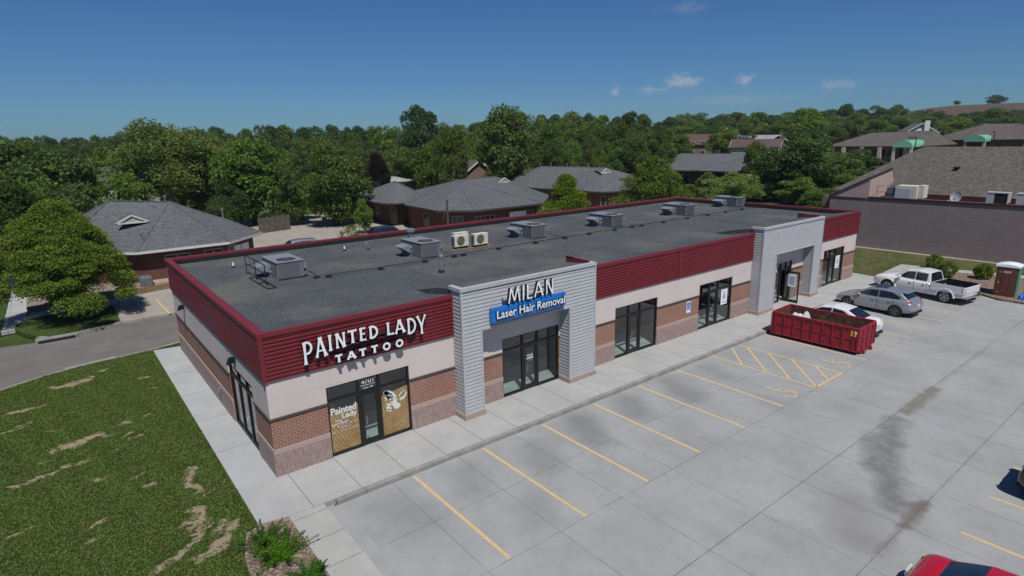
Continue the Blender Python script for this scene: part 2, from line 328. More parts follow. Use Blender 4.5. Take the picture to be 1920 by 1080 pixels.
def mat_grass(name, patches=(), green=((.034,.062,.012),(.068,.108,.022)), dry=(.27,.20,.125), dryness=.66, hdr=None):
    s = NT(name); n = s.noise(.5, 5, .6); n2 = s.noise(7, 5, .8, stretch=(1.,1.5,1)); n3 = s.noise(34, 4, .8, stretch=(1,1.3,1))
    c = s.mix(s.ramp(n, .3, .7), green[0], green[1]); c = s.mix(s.ramp(n2, .42, .68, 0, .6), c, tuple(v*1.45 for v in green[1])); c = s.mix(s.ramp(n2, .5, .3, 0, .5), c, tuple(v*.55 for v in green[0]))
    c = s.mix(s.ramp(s.noise(15, 4, .8, stretch=(.9,1.6,1)), .48, .60, 0, .5), c, tuple(v*.5 for v in green[0])); c = s.mix(s.ramp(n3, .45, .60, 0, .7), c, tuple(v*.42 for v in green[0])); c = s.mix(s.ramp(s.noise(22, 3, .8), .58, .68, 0, .45), c, (.17,.17,.07)); c = s.mix(s.ramp(s.noise(2.3, 5, .7), .55, .75, 0, .35), c, (.10,.10,.035))
    x, y, z = s.xyz(); st = s.ma('SINE', s.ma('MULTIPLY', s.ma('ADD', s.ma('MULTIPLY', x, .94), s.ma('MULTIPLY', y, .18)), 5.2)); c = s.mix(s.ramp(st, -.2, .9, 0, .16), c, (.07,.13,.02))
    edge = s.noise(4.2, 8, .8, stretch=(.75,2.3,1)); d0 = s.noise(.8, 4, .6)
    wv = s.vm('ADD', s.vm('MULTIPLY', s.o, (1,1,0)), s.vm('MULTIPLY', s.vm('SUBTRACT', s.noise(1.1, 4, .6, col=True), (.5,.5,.5)), (1.5,1.5,0)))
    pm = None
    for a, b, r, f in patches:
        q = s.seg(wv, a, b, r, f); pm = q if pm is None else s.ma('MAXIMUM', pm, q)
    gen = s.ma('MULTIPLY', s.ramp(d0, dryness-.08, dryness+.14), .60)
    tot = gen if pm is None else s.ma('MAXIMUM', gen, pm)
    dm = s.ramp(s.ma('ADD', s.ma('MULTIPLY', tot, .46), s.ma('MULTIPLY', edge, 1.25)), .90, .99)
    c = s.mix(dm, c, s.mix(s.ramp(n3, .3, .7), tuple(v*.78 for v in dry), dry)); s.bump(s.ma('ADD', n3, s.ma('MULTIPLY', n2, .8)), .9, .05); return s.fin(c, .95, spec=.1)
def mat_asphalt():
    s = NT('street asphalt'); n = s.noise(.5, 5); n3 = s.noise(35, 4, .8); c = s.mix(s.ramp(n, .3, .7), (.135,.125,.118), (.185,.172,.162)); c = s.mix(s.ramp(n3, .4, .7, 0, .45), c, (.075,.072,.070)); c = s.mix(s.ramp(s.noise(14, 3, .8), .6, .75, 0, .5), c, (.27,.25,.23))
    c = s.mix(s.ramp(s.noise(.25, 5, .7, stretch=(1,3,1)), .5, .7, 0, .25), c, (.11,.10,.095)); s.bump(n3, .25); return s.fin(c, .9, spec=.2)
def mat_mulch(name, a, b, c2):
    s = NT(name); vo = s.new('TexVoronoi'); vo.inputs['Scale'].default_value = 16; s.l.new(s.o, vo.inputs['Vector']); n = s.noise(9, 5, .8)
    c = s.mix(s.ramp(n, .35, .65), a, b); c = s.mix(s.ramp(s.xyz(vo.outputs['Color'])[0], .62, .85, 0, .85), c, c2); s.bump(vo.outputs['Distance'], .8, .04); return s.fin(c, .95, spec=.1)
def mat_leaf(name, a, b, trans=.32):
    s = NT(name); oi = s.new('ObjectInfo'); n = s.noise(2.2, 3, .6); g = s.new('NewGeometry'); rnd = oi.outputs['Random']
    c = s.mix(s.ramp(s.ma('ADD', s.ma('MULTIPLY', n, .75), s.ma('MULTIPLY', g.outputs['Random Per Island'], .35)), .3, .75), a, b)
    hsv = s.new('HueSaturation'); s.put(hsv.inputs['Hue'], s.ramp(rnd, 0, 1, .493, .516)); s.put(hsv.inputs['Saturation'], s.ramp(s.ma('FRACT', s.ma('MULTIPLY', rnd, 7.3)), 0, 1, .85, 1.08)); s.put(hsv.inputs['Value'], s.ramp(s.ma('FRACT', s.ma('MULTIPLY', rnd, 3.7)), 0, 1, .78, 1.22)); s.l.new(c, hsv.inputs['Color'])
    df = s.new('BsdfDiffuse'); tl = s.new('BsdfTranslucent'); s.l.new(hsv.outputs[0], df.inputs[0]); s.l.new(s.mix(.5, hsv.outputs[0], tuple(min(1, v*1.6) for v in b)), tl.inputs[0]); mx = s.new('MixShader'); mx.inputs[0].default_value = trans; s.l.new(df.outputs[0], mx.inputs[1]); s.l.new(tl.outputs[0], mx.inputs[2])
    s.l.new(mx.outputs[0], s.out.inputs[0]); s.n.remove(s.p); return s.m
def mat_filmwrap():
    """honeycomb brown film on the two shopfront panes"""
    s = NT('window film'); x, y, z = s.xyz(); n = s.noise(2.2, 5, .7)
    def tri(a, b, p): return s.ma('ABSOLUTE', s.ma('SUBTRACT', s.ma('FRACT', s.ma('ADD', s.ma('DIVIDE', s.ma('ADD', s.ma('MULTIPLY', x, a), s.ma('MULTIPLY', z, b)), p), 40)), .5))
    g = s.ma('MINIMUM', tri(1, .62, .125), tri(1, -.62, .125)); c = s.mix(s.ramp(n, .35, .65), (.27,.165,.065), (.44,.30,.135)); c = s.mix(s.ramp(g, .07, .12, .8, 0), c, (.13,.085,.04))
    return s.fin(c, .35, spec=.5)

def mat_blade():
    s = NT('grass blades'); g = s.new('NewGeometry'); x, y, z = s.xyz(); st = s.ramp(s.ma('SINE', s.ma('ADD', s.ma('MULTIPLY', s.ma('ADD', s.ma('MULTIPLY', x, .97), s.ma('MULTIPLY', y, .24)), 5.6), s.ma('MULTIPLY', s.noise(.4, 2), 1.5))), -.5, .6)
    c = s.mix(g.outputs['Random Per Island'], (.066,.110,.024), (.165,.218,.056)); c = s.mix(s.ramp(s.noise(.7, 4, .6), .4, .66, 0, .5), c, (.15,.165,.06)); c = s.mix(s.ma('MULTIPLY', st, .30), c, (.13,.24,.045)); c = s.mix(s.ramp(s.noise(1.7, 5, .7), .58, .74, 0, .6), c, (.20,.18,.085))
    df = s.new('BsdfDiffuse'); tl = s.new('BsdfTranslucent'); s.l.new(c, df.inputs[0]); s.l.new(c, tl.inputs[0]); mx = s.new('MixShader'); mx.inputs[0].default_value = .25; s.l.new(df.outputs[0], mx.inputs[1]); s.l.new(tl.outputs[0], mx.inputs[2]); s.l.new(mx.outputs[0], s.out.inputs[0]); s.n.remove(s.p); return s.m
M = {}
M['lot'] = mat_lot()
M['walk'] = mat_walk('sidewalk concrete', (.330,.334,.328), (.395,.400,.392), 1.52, 0, -.31, 0)
M['sidewalk_w'] = mat_walk('side walkway concrete', (.335,.350,.355), (.395,.410,.415), 0, 3.05, 0, .1)
M['path'] = mat_walk('path concrete', (.330,.330,.312), (.385,.385,.365), 0, 1.22, 0, .2)
M['old_conc'] = mat_walk('old concrete', (.27,.245,.205), (.35,.325,.28), 3.6, 3.6, .7, .3)
M['kerb'] = simple('kerb concrete', (.27,.262,.245), .9, var=.2, scale=2, bump=.1)
M['brick'] = mat_brick('red brick', (.215,.085,.060), (.285,.122,.084), (.44,.335,.265))
M['brick_dark'] = mat_brick('dark brick', (.105,.036,.028), (.15,.052,.038), (.15,.09,.07))
M['split'] = mat_splitface(); M['stucco'] = mat_stucco(); M['membrane'] = mat_membrane()
M['red_metal'] = simple('red ribbed metal', (.150,.015,.022), .42, spec=.45, var=.06, scale=.5)
M['red_cap'] = simple('red coping metal', (.165,.018,.027), .5, spec=.45, var=.06, scale=.5)
M['siding'] = simple('grey lap siding', (.40,.408,.425), .65, var=.05, scale=1.5, bump=.03); M['trim'] = simple('grey trim', (.42,.428,.445), .6, var=.04)
M['cap_grey'] = simple('grey cap flashing', (.40,.41,.43), .5, var=.04)
M['band'] = simple('brown sill band', (.085,.062,.056), .8, var=.1); M['plinth'] = mat_walk('plinth block', (.30,.23,.20), (.36,.28,.245), 0, 0) if False else simple('plinth block', (.36,.27,.235), .9, var=.12, scale=6, bump=.2)
M['black'] = simple('black aluminium', (.010,.0095,.010), .38, spec=.5, var=.1); M['glass'] = mat_glass('shop glass', (.66,.74,.73), .12); M['film'] = mat_filmwrap()
M['white'] = simple('white sign face', (.80,.82,.84), .45, var=.02); M['sign_black'] = simple('black sign return', (.012,.012,.014), .5, var=.1); M['blue'] = simple('blue sign panel', (.012,.16,.52), .4, var=.04); M['decal'] = simple('white decal', (.66,.67,.66), .6, var=.03)
M['floor_in'] = simple('shop floor slab', (.50,.56,.53), .6, var=.12, scale=1.5); M['wall_in'] = simple('shop inner wall', (.30,.31,.32), .9, var=.05); M['dark_in'] = simple('dark shop inner wall', (.05,.05,.052), .9, var=.1)
M['galv'] = simple('galvanised steel', (.36,.41,.43), .38, .65, var=.12, scale=5); M['rtu'] = simple('rooftop unit paint', (.155,.165,.195), .5, .1, var=.06, scale=2); M['rtu_lt'] = simple('rooftop unit panel', (.215,.235,.27), .5, .1, var=.06); M['rtu_dk'] = simple('rooftop unit coil', (.135,.14,.15), .6, .2, var=.1)
M['cream'] = simple('cream unit paint', (.56,.55,.47), .5, var=.05, scale=3); M['rubber'] = simple('black rubber', (.012,.012,.013), .8, var=.2); M['timber'] = simple('treated timber', (.24,.17,.085), .9, var=.2, scale=6); M['pipe_dk'] = simple('dark steel pipe', (.03,.032,.035), .55, .3)
M['yellow'] = None
def mat_paint():
    s = NT('yellow line paint'); n = s.noise(5, 5, .7); c = s.mix(s.ramp(n, .3, .7), (.56,.385,.165), (.60,.44,.22)); c = s.mix(s.ramp(s.noise(18, 4, .8), .46, .62, 0, .7), c, (.36,.34,.29)); return s.fin(c, .8, spec=.25)
M['yellow'] = mat_paint()
LAWN = [((-4.1,7.3),(-5.4,7.0),.22,.5),((-3.2,7.9),(-3.5,7.9),.12,.3),((-3.3,6.7),(-3.5,6.6),.12,.3),((-4.1,14.2),(-5.3,14.0),.22,.5),((-3.4,15.2),(-3.7,15.1),.1,.3),((-2.1,2.6),(-2.2,.9),.08,.45),((-2.3,-.1),(-2.5,-.9),.15,.45),((-2.5,-1.2),(-3.1,-2.1),.12,.4),((-3.0,-1.9),(-3.8,-2.5),.10,.35),((-1.9,-1.3),(-2.1,-1.6),.1,.3),((-5.1,5.4),(-5.3,5.4),.12,.3),((-5.6,5.1),(-6.8,4.8),.08,.3),((-6.0,12.0),(-7.5,11.9),.10,.4),((-2.6,8.2),(-2.75,8.0),.08,.25),((-6.3,10.4),(-7.0,10.0),.1,.4),((-1.75,-1.7),(-2.3,-2.6),.12,.35),((-5.4,-1.5),(-5.7,-1.7),.07,.25),((-4.6,1.0),(-4.9,.9),.05,.25)]
LAWN = [(a, b, r*.5, f*.8) for a, b, r, f in LAWN]
rl = random.Random(8)
for _ in range(52):
    q = (rl.uniform(-9,-1.6), rl.uniform(-3.2,15.5)); L = rl.uniform(.05,.40); LAWN.append((q, (q[0]-L, q[1]-L*.2), rl.uniform(.01,.06), rl.uniform(.12,.26)))
M['lawn'] = mat_grass('lawn grass', LAWN[:54], dry=(.40,.32,.22), dryness=.66); M['grass'] = mat_grass('roadside grass', (), ((.042,.075,.018),(.085,.130,.036)), dryness=.62)
M['turf_dry'] = mat_grass('thin turf', (), ((.055,.072,.020),(.105,.118,.038)), (.24,.19,.12), dryness=.38)
M['asphalt'] = mat_asphalt(); M['mulch'] = mat_mulch('bark and gravel mulch', (.115,.078,.060), (.20,.145,.115), (.34,.28,.22)); M['gravel'] = mat_mulch('river gravel', (.16,.125,.10), (.25,.20,.16), (.36,.31,.26))
M['retain'] = mat_brick('retaining block', (.30,.215,.125), (.25,.175,.10), (.09,.065,.04), .40, .15, .015, bmp=.8)
M['shingle'] = mat_shingle('grey shingles', (.082,.090,.100), (.115,.123,.130), (.165,.165,.16)); M['shingle_tan'] = mat_shingle('weathered brown shingles', (.078,.070,.062), (.115,.104,.092), (.17,.155,.14)); M['shingle_lt'] = mat_shingle('pale shingles', (.30,.31,.31), (.36,.37,.37), (.42,.42,.42)); M['shingle_br'] = mat_shingle('red brown shingles', (.085,.055,.047), (.115,.072,.062), (.14,.105,.092))
M['fascia'] = simple('dark fascia', (.05,.042,.038), .7); M['fascia_w'] = simple('white fascia', (.55,.55,.53), .6, var=.05); M['win_dk'] = simple('dark window pane', (.018,.024,.030), .08, spec=.6, var=.1); M['frame_tan'] = simple('tan window frame', (.30,.26,.21), .7); M['cmu'] = mat_brick('grey brown block wall', (.225,.185,.185), (.275,.225,.225), (.18,.15,.15), .40, .10, .008, bmp=.25)
M['pink'] = simple('mauve stucco', (.40,.29,.275), .9, var=.06, scale=2); M['maroon'] = simple('maroon fascia', (.055,.014,.020), .5, var=.1); M['tan_wall'] = simple('tan siding', (.42,.38,.31), .85, var=.08); M['brown_wall'] = simple('brown siding', (.17,.115,.095), .85, var=.08); M['white_wall'] = simple('white siding', (.62,.62,.60), .8, var=.05); M['awning'] = simple('green standing seam roof', (.16,.40,.28), .5, var=.06)
M['fence_w'] = simple('weathered fence boards', (.125,.105,.090), .95, var=.35, scale=4, bump=.3); M['wood'] = simple('creosoted pole', (.085,.06,.045), .95, var=.2, scale=4); M['far_hill'] = mat_grass('far hill field', (), ((.085,.058,.045),(.115,.075,.056)), (.13,.10,.06), dryness=.6)
M['dark_leaf'] = mat_leaf('dark leaves', (.038,.070,.020), (.106,.162,.042)); M['mid_leaf'] = mat_leaf('green leaves', (.058,.110,.024), (.155,.228,.050)); M['round_leaf'] = mat_leaf('deep green leaves', (.062,.102,.022), (.158,.212,.046))
M['yel_leaf'] = mat_leaf('yellow green leaves', (.092,.142,.024), (.215,.285,.058)); M['cotton_leaf'] = mat_leaf('cottonwood leaves', (.032,.078,.026), (.082,.150,.048)); M['purple_leaf'] = mat_leaf('purple leaves', (.012,.009,.010), (.030,.020,.020)); M['bright_leaf'] = mat_leaf('sunny green leaves', (.072,.112,.014), (.185,.235,.036)); M['needle'] = mat_leaf('juniper sprays', (.035,.100,.012), (.120,.26,.030)); M['blade'] = mat_blade(); M['blossom'] = mat_leaf('cream blossom', (.32,.34,.20), (.50,.50,.32))
M['bark'] = simple('bark', (.060,.045,.034), .95, var=.3, scale=5, bump=.4)
M['dump'] = simple('red bin paint', (.27,.012,.028), .48, spec=.4, var=.18, scale=2.2); M['rust'] = simple('rusty steel inside', (.115,.058,.034), .9, var=.45, scale=4, bump=.4); M['bag'] = simple('white plastic sheeting', (.55,.57,.60), .4, var=.12, scale=5); M['debris'] = simple('building debris', (.12,.095,.075), .95, var=.5, scale=9, bump=.5); M['sticker'] = simple('yellow sticker', (.65,.40,.03), .5)
M['tyre'] = simple('tyre rubber', (.014,.014,.015), .85, var=.2); M['rim'] = simple('alloy wheel', (.42,.43,.44), .3, .8, var=.05); M['rim_dk'] = simple('dark alloy wheel', (.20,.205,.21), .32, .8, var=.05); M['car_glass'] = simple('tinted car glass', (.010,.014,.018), .05, spec=.9, var=.05); M['car_black'] = simple('black car plastic', (.012,.012,.013), .6); M['taillight'] = simple('red tail lamp', (.42,.010,.016), .2, spec=.6, var=.1); M['headlight'] = simple('clear headlamp', (.34,.35,.36), .15, spec=.8, var=.1); M['chrome'] = simple('chrome', (.6,.6,.62), .15, 1., var=.02); M['plate'] = simple('number plate', (.55,.56,.56), .5)
def carpaint(n, c, metal=0.): return simple(n, c, .32, metal, .5, var=.015, coat=.8)
M['p_silver'] = carpaint('silver car paint', (.36,.38,.40), .55); M['p_white'] = carpaint('white car paint', (.70,.71,.72)); M['p_red'] = carpaint('red car paint', (.42,.004,.014)); M['p_black'] = carpaint('black car paint', (.010,.011,.014)); M['p_blue'] = carpaint('dark blue car paint', (.012,.022,.045))
M['toilet_b'] = simple('brown moulded plastic', (.115,.035,.022), .55, var=.1); M['toilet_t'] = simple('teal moulded plastic', (.015,.33,.25), .5, var=.08); M['toilet_w'] = simple('translucent white roof plastic', (.72,.76,.78), .4, var=.03); M['tarp'] = simple('blue tarp', (.01,.12,.50), .45, var=.12)

# ---------------------------------------------------------------- the ground
def hmesh():
    xs = sorted(set([-400,-250,-150,-90,-60,-40,-20,0,20,40,54,60,66,72,80,90,100,110,120,130,140,150,160,180,200,240,280,330,380,430,470,510,550,590,630,670,710,760,820,900,1000,1200,1500,2000,2600]))
    ys = sorted(set([-600,-300,-150,-80,-50,-30,-16,0,12,24,36,48,60,75,90,110,130,150,170,190,210,230,250,270,290,310,340,400,500,700,1000,1500,2200]))
    mb = MB(); mb.v = [(x, y, h(x, y)-.27-(.4 if False else 0)) for x in xs for y in ys]; k = len(ys)
    for i in range(len(xs)-1):
        for j in range(k-1): mb.f.append((i*k+j, (i+1)*k+j, (i+1)*k+j+1, i*k+j+1)); mb.mi.append(1 if xs[i] > 420 else 0)
    return mb
setting(hmesh().build('ground', [M['grass'], M['far_hill']], smooth=True))
g = MB(); g.prism([(.9,-2.45),(60,-2.45),(60,-60),(-30,-60),(-30,-14),(.9,-14)], -.26, -.15); setting(g.build('parking_lot', M['lot']))
# front walk, its kerb, and the walk down the left side
g = MB(); g.prism([(-1.2,-2.12),(-.40,-2.30),(.95,-2.33),(41.8,-2.33),(42.4,-1.3),(42.6,.44),(41.2,.44),(41.2,0.1),(0,.1),(-1.2,.1)], -.2, 0.)
setting(g.build('sidewalk', M['walk']))
g = MB(); g.prism([(-1.2,.1),(0.02,.1),(0.02,16.45),(-1.2,16.6)], -.2, 0.); setting(g.build('side_walkway', M['sidewalk_w']))
g = MB()
KX = [.95, 1.9]+[1.9+3.04*k for k in range(1, 14)]
for a, b in zip(KX, KX[1:]): g.box(a+.006, b-.006, -2.49, -2.332, -.2, .002)
setting(g.build('kerb', M['kerb'], bevel=.015))
g = MB(); g.prism([(-.42,-2.31),(.60,-2.34),(.60,-14),(-.42,-14)], -.2, -.003); setting(g.build('entry_path', M['path']))
g = MB(); g.prism([(.602,-2.5),(.84,-2.5),(.84,-14),(.602,-14)], -.2, -.06); g.prism([(.842,-2.5),(1.05,-2.5),(1.05,-14),(.842,-14)], -.2, -.142); setting(g.build('gutter', simple('gutter concrete', (.30,.31,.31), .85, var=.08, scale=1.5)))
# lawn
g = MB(); lawn = [(-1.2,16.62),(0.3,16.9),(.9,17.1),(.9,17.35),(-.06,17.2),(-1.48,16.81),(-4.03,16.55),(-5.67,16.1),(-7.32,15.22),(-9.5,13.2),(-13,9),(-19,1),(-26,-12),(-26,-30),(-2.4,-30),(-2.05,-6),(-1.9,-3.5),(-1.75,-2.8),(-1.55,-2.25),(-1.2,-2.12)]
g.prism(lawn, -.24, -.035); setting(g.build('lawn', M['lawn']))
g = MB(); g.prism([(-1.55,-2.25),(-1.75,-2.8),(-1.9,-3.5),(-2.05,-6),(-2.4,-30),(-.42,-30),(-.42,-2.33),(-1.2,-2.15)], -.24, -.04); setting(g.build('planting_bed', M['mulch']))
# street behind on the left
N1 = [(0.9,17.4),(-.06,17.25),(-1.48,16.86),(-4.03,16.6),(-5.67,16.15),(-7.32,15.27),(-9.5,13.25),(-13,9.05),(-19,1),(-26,-12)]
g = MB(); g.prism([(60,17.6)]+N1+[(-60,-40),(-60,10),(-20,19.4),(-9.5,22.6),(-7.6,23.4),(-5.5,23.0),(-4.3,23.2),(-1.9,23.9),(.64,23.95),(60,24.3)], -.26, -.16); setting(g.build('street', M['asphalt']))
g = MB()
for a, b in zip(N1, N1[1:]):
    d = (Vector((b[0]-a[0], b[1]-a[1], 0))).normalized(); q = Vector((-d.y, d.x, 0))*-.22
    g.prism([(a[0],a[1]),(b[0],b[1]),(b[0]+q.x,b[1]+q.y),(a[0]+q.x,a[1]+q.y)][::1], -.2, -.05)
setting(g.build('street_gutter', M['kerb']))
g = MB(); g.prism([(-4.9,16.75),(-2.7,17.05),(-2.85,17.45),(-4.95,17.15)], -.2, -.155); setting(g.build('street_patch', M['old_conc']))
# concrete across the street
g = MB(); g.prism([(-1.9,24.0),(.64,24.05),(80,24.4),(80,70),(9.5,70),(2,31.9),(-1.2,30.9),(-1.9,28.9)], -.2, -.02); setting(g.build('rear_parking_lot', M['old_conc']))
g = MB(); g.prism([(-1.9,23.75),(-1.9,28.9),(-4,29),(-6.4,28.9),(-6.9,27.6),(-6.95,26.4),(-6.6,25.2),(-6.0,23.9),(-5.47,23.3),(-3.32,23.4)], -.2, .03); setting(g.build('verge', M['grass']))
g = MB(); g.prism([(-6.4,28.9),(-1.9,28.9),(-1.2,30.9),(-6.3,30.2)], -.2, .05); g.prism([(-7.6,26.3),(-6.97,26.4),(-6.9,27.6),(-6.42,28.9),(-6.32,45),(-7.3,45),(-7.5,31)], -.2, .02); setting(g.build('footpath', M['walk']))
g = MB(); g.prism([(-30,24.5),(-7.62,26.3),(-7.52,31),(-7.32,60),(-60,60),(-60,24)], -.2, .0); setting(g.build('far_lawn', M['grass']))
g = MB()
K = [(-5.9,23.55),(-5.47,23.05),(-4.7,22.98),(-3.32,23.3),(-1.9,23.72)]
for a, b in zip(K, K[1:]): g.bar((a[0],a[1],-.05), (b[0],b[1],-.05), .22, .2)
setting(g.build('verge_kerb', M['kerb']))
t = tag(MB().box(-5.35,-3.45,22.82,23.22,-.16,.065).box(-5.25,-3.55,22.80,22.818,-.14,.0,1).build('storm_drain', [M['kerb'], M['rubber']]), 'concrete storm drain inlet set in the kerb below the near maple', 'storm drain')
t.rotation_euler = (0,0,.03)
g = MB(); g.strip([(.62,28.5),(.74,23.98)], .12, z=-.012); setting(g.build('yellow_marking', M['yellow']))
# strip of thin turf and planting bed at the far end
g = MB(); g.prism([(42.6,.44),(42.4,-1.3),(44.5,-.95),(48.4,-.75),(48.7,-2.3),(50.2,-8),(53.7,-8),(53.7,20),(41.2,20),(41.2,.44)], -.25, -.02); setting(g.build('turf_strip', M['turf_dry']))
g = MB(); g.prism([(42.4,-1.3),(44.5,-.95),(48.4,-.75),(48.7,-2.3),(50.2,-8),(51,-14),(50.0,-14),(49.2,-8),(47.7,-2.9),(46.9,-2.0),(44.5,-1.9),(42.3,-2.3)], -.2, .0); setting(g.build('far_path', M['path']))
g = MB(); g.prism([(42.3,-2.3),(44.5,-1.9),(46.9,-2.0),(47.7,-2.9),(49.2,-8),(50,-14),(41.6,-14),(41.6,-8.6),(42.3,-7.5),(43.4,-6.9),(43.2,-5.5)], -.2, -.03); setting(g.build('far_planting_bed', M['mulch']))
g = MB(); g.prism([(53.5,-16),(54.05,-16),(54.05,8),(53.5,8)], -.2, .03); setting(g.build('wall_footing', M['old_conc']))
# painted lines
g = MB(); Z = -.1455
for k in range(6): x0 = 3.48+2.74*k; g.strip([(x0,-2.58),(x0,-7.58)], .11, z=Z)
for x0, a, b in ((19.93,-2.5,-7.59),(22.35,-2.4,-7.58),(24.82,-2.5,-7.6),(27.15,-2.5,-7.7),(29.78,-2.6,-7.75),(32.15,-2.6,-7.8),(34.25,-2.6,-8.0),(36.75,-2.6,-8.1)): g.strip([(x0,a),(x0,b)], .10, z=Z)
g.strip([(19.93,-7.56),(22.35,-7.56)], .12, z=Z+.002)
for a, b in (((21.69,-2.51),(20.0,-4.1)),((22.3,-3.0),(20.0,-5.3)),((22.3,-4.15),(20.0,-6.4)),((22.3,-5.3),(20.0,-7.55)),((22.3,-6.4),(21.17,-7.5))): g.strip([a,b], .10, z=Z+.002)
for x0 in (18.42,15.94,13.42,10.9,8.4,5.9): g.strip([(x0,-14.5),(x0,-20)], .11, z=Z)
for cx, cy in ((18.5,-7.0),(23.4,-7.0)):
    arc = [(cx-.02+.30*math.sin(t), cy-.12+.30*math.cos(t)) for t in [R(40+18*i) for i in range(15)]]; g.strip(arc, .075, z=Z)
    g.strip([(cx-.05,cy+.62),(cx-.05,cy+.10),(cx+.30,cy+.08),(cx+.42,cy-.34)], .085, z=Z+.001); g.strip([(cx-.05,cy+.36),(cx+.24,cy+.34)], .07, z=Z+.002)
    g.poly([(cx-.05+.10*math.cos(t), cy+.72+.10*math.sin(t), Z+.003) for t in [R(30*i) for i in range(12)]])
setting(g.build('yellow_parking_lines', M['yellow']))

# ---------------------------------------------------------------- the retail building
L_, D_, H_ = 41.22, 15.84, 4.82
ZK, ZB, ZR, ZS = .93, 1.93, 3.28, 2.53
bld = thing('retail_building', 'long single-storey retail building, red ribbed parapet over white stucco and brick, two grey portals', 'building', (20, 8, 0))
SF = [(1.82,4.87),(9.08,12.16),(15.74,18.84),(22.35,25.46),(30.34,32.16),(36.40,39.47)]
def gaps(lo, hi, op):
    o = []; a = lo
    for p, q in op: o.append((a, p)); a = q
    o.append((a, hi)); return o
SW = [(1.79,5.05)]
def bandrow(name, m, z0, z1, y0, d, full=False):
    for k, (a, b) in enumerate([(0, L_)] if full else gaps(0, L_, SF)):
        mb = MB()
        if k == 0:   # the corner piece runs round onto the end wall
            e = D_ if full else SW[0][0]; mb.prism([(y0,y0),(b,y0),(b,y0+d),(y0+d,y0+d),(y0+d,e),(y0,e)], z0, z1)
        else: mb.box(a, b, y0, y0+d, z0, z1)
        mb.build(name, m, bld)
    if not full: MB().box(y0, y0+d, SW[0][1], D_, z0, z1).build(name, m, bld)
bandrow('block_base', M['split'], -.2, ZK, -.03, .25); bandrow('brick_wall', M['brick'], ZK, ZB, 0, .22); bandrow('sill_band', M['band'], ZB, ZB+.07, -.045, .26)
bandrow('stucco_wall', M['stucco'], ZB+.07, ZS, -.012, .24); bandrow('stucco_wall', M['stucco'], ZS, ZR, -.012, .24, True)
b = MB(); b.box(L_-.2, L_, .21, D_, -.2, H_-.05); b.box(.21, L_-.2, D_-.2, D_, -.2, H_-.05); b.build('rear_wall', M['stucco'], bld)
b = MB(); b.box(.26, L_-.21, .26, D_-.21, 4.38, 4.5)
for a, c in ((.0, 6.79), (13.72, 27.33), (34.49, L_-.2)): b.poly([(a,.02,H_-.008),(c,.02,H_-.008),(c,1.7,4.504),(a,1.7,4.504)])
b.poly([(-.0,3.2,H_-.2),(.02,.02,H_-.008),(1.6,1.7,4.506),(.5,3.2,4.502)]); b.build('roof_deck', M['membrane'], bld)
# ribbed cladding: a real corrugated profile
def ribs(z0, z1, pitch, dep):
    p = []; z = z0
    while z < z1-.5*pitch:
        p += [(z, 0), (z+pitch*.18, dep), (z+pitch*.62, dep), (z+pitch*.80, 0)]; z += pitch
    p.append((z1, 0)); return p
def clad(mb, a, b, y, z0, z1, side=False):
    pr = ribs(z0, z1, .128, .034)
    for (za, da), (zb_, db) in zip(pr, pr[1:]):
        if side: mb.poly([(y-da, b, za), (y-da, a, za), (y-db, a, zb_), (y-db, b, zb_)])
        else: mb.poly([(a, y-da, za), (b, y-da, za), (b, y-db, zb_), (a, y-db, zb_)])
b = MB(); clad(b, 0-.05, 6.79, -.055, ZR+.02, H_-.14); clad(b, 13.72, 27.33, -.055, ZR+.02, H_-.14); clad(b, 34.49, L_, -.055, ZR+.02, H_-.14); clad(b, -.05, D_, -.055, ZR+.02, H_-.14, True)
b.box(-.05, L_, -.05, .2, ZR+.001, H_-.12); b.box(-.05, .2, .2, D_, ZR+.001, H_-.12); b.build('ribbed_cladding', M['red_metal'], bld)
b = MB()
for x0 in (20.42,38.2): MB().box(x0-.05, x0+.05, -.105, -.06, ZR, H_-.14).build('cladding_seam', M['red_cap'], bld)
for y0 in (4.6,9.1,13.2): MB().box(-.105, -.06, y0-.045, y0+.045, ZR, H_-.14).build('cladding_seam', M['red_cap'], bld)
b.box(-.105, .03, -.105, .03, ZR-.01, H_-.13); b.box(0.03, 6.79, -.075, -.02, ZR-.03, ZR+.02); b.box(-.075,-.02,.03,D_,ZR-.03,ZR+.02)
MB().box(13.72,27.33,-.075,-.02,ZR-.03,ZR+.02).build('cladding_trim', M['red_cap'], bld)
MB().box(34.49,L_-.04,-.075,-.02,ZR-.03,ZR+.02).box(L_-.04, L_+.05, -.10, .03, ZR-.03, H_-.13).build('cladding_trim', M['red_cap'], bld)
b.build('cladding_trim', M['red_cap'], bld)
b = MB()
b.box(-.12, 6.79, -.12, .02, H_-.14, H_); b.box(13.72, 27.33, -.12, .02, H_-.14, H_); b.box(34.49, L_+.1, -.12, .02, H_-.14, H_)
b.box(-.12, .14, .02, D_+.1, H_-.14, H_); b.box(.14, L_+.1, D_-.26, D_+.1, H_-.10, H_); b.box(L_-.26, L_+.1, .02, D_-.26, H_-.10, H_)
b.box(6.79,13.72,.12,.24,H_-.14,H_-.0); b.box(27.33,34.49,.12,.24,H_-.14,H_-.0)
b.build('coping', M['red_cap'], bld)
b = MB(); b.box(.10,.20,.26,D_-.26,4.4,H_-.06); b.box(.28,L_-.28,D_-.30,D_-.26,4.5,H_-.1); b.box(L_-.32,L_-.26,.26,D_-.3,4.5,H_-.1); b.build('parapet_flashing', M['rubber'], bld)
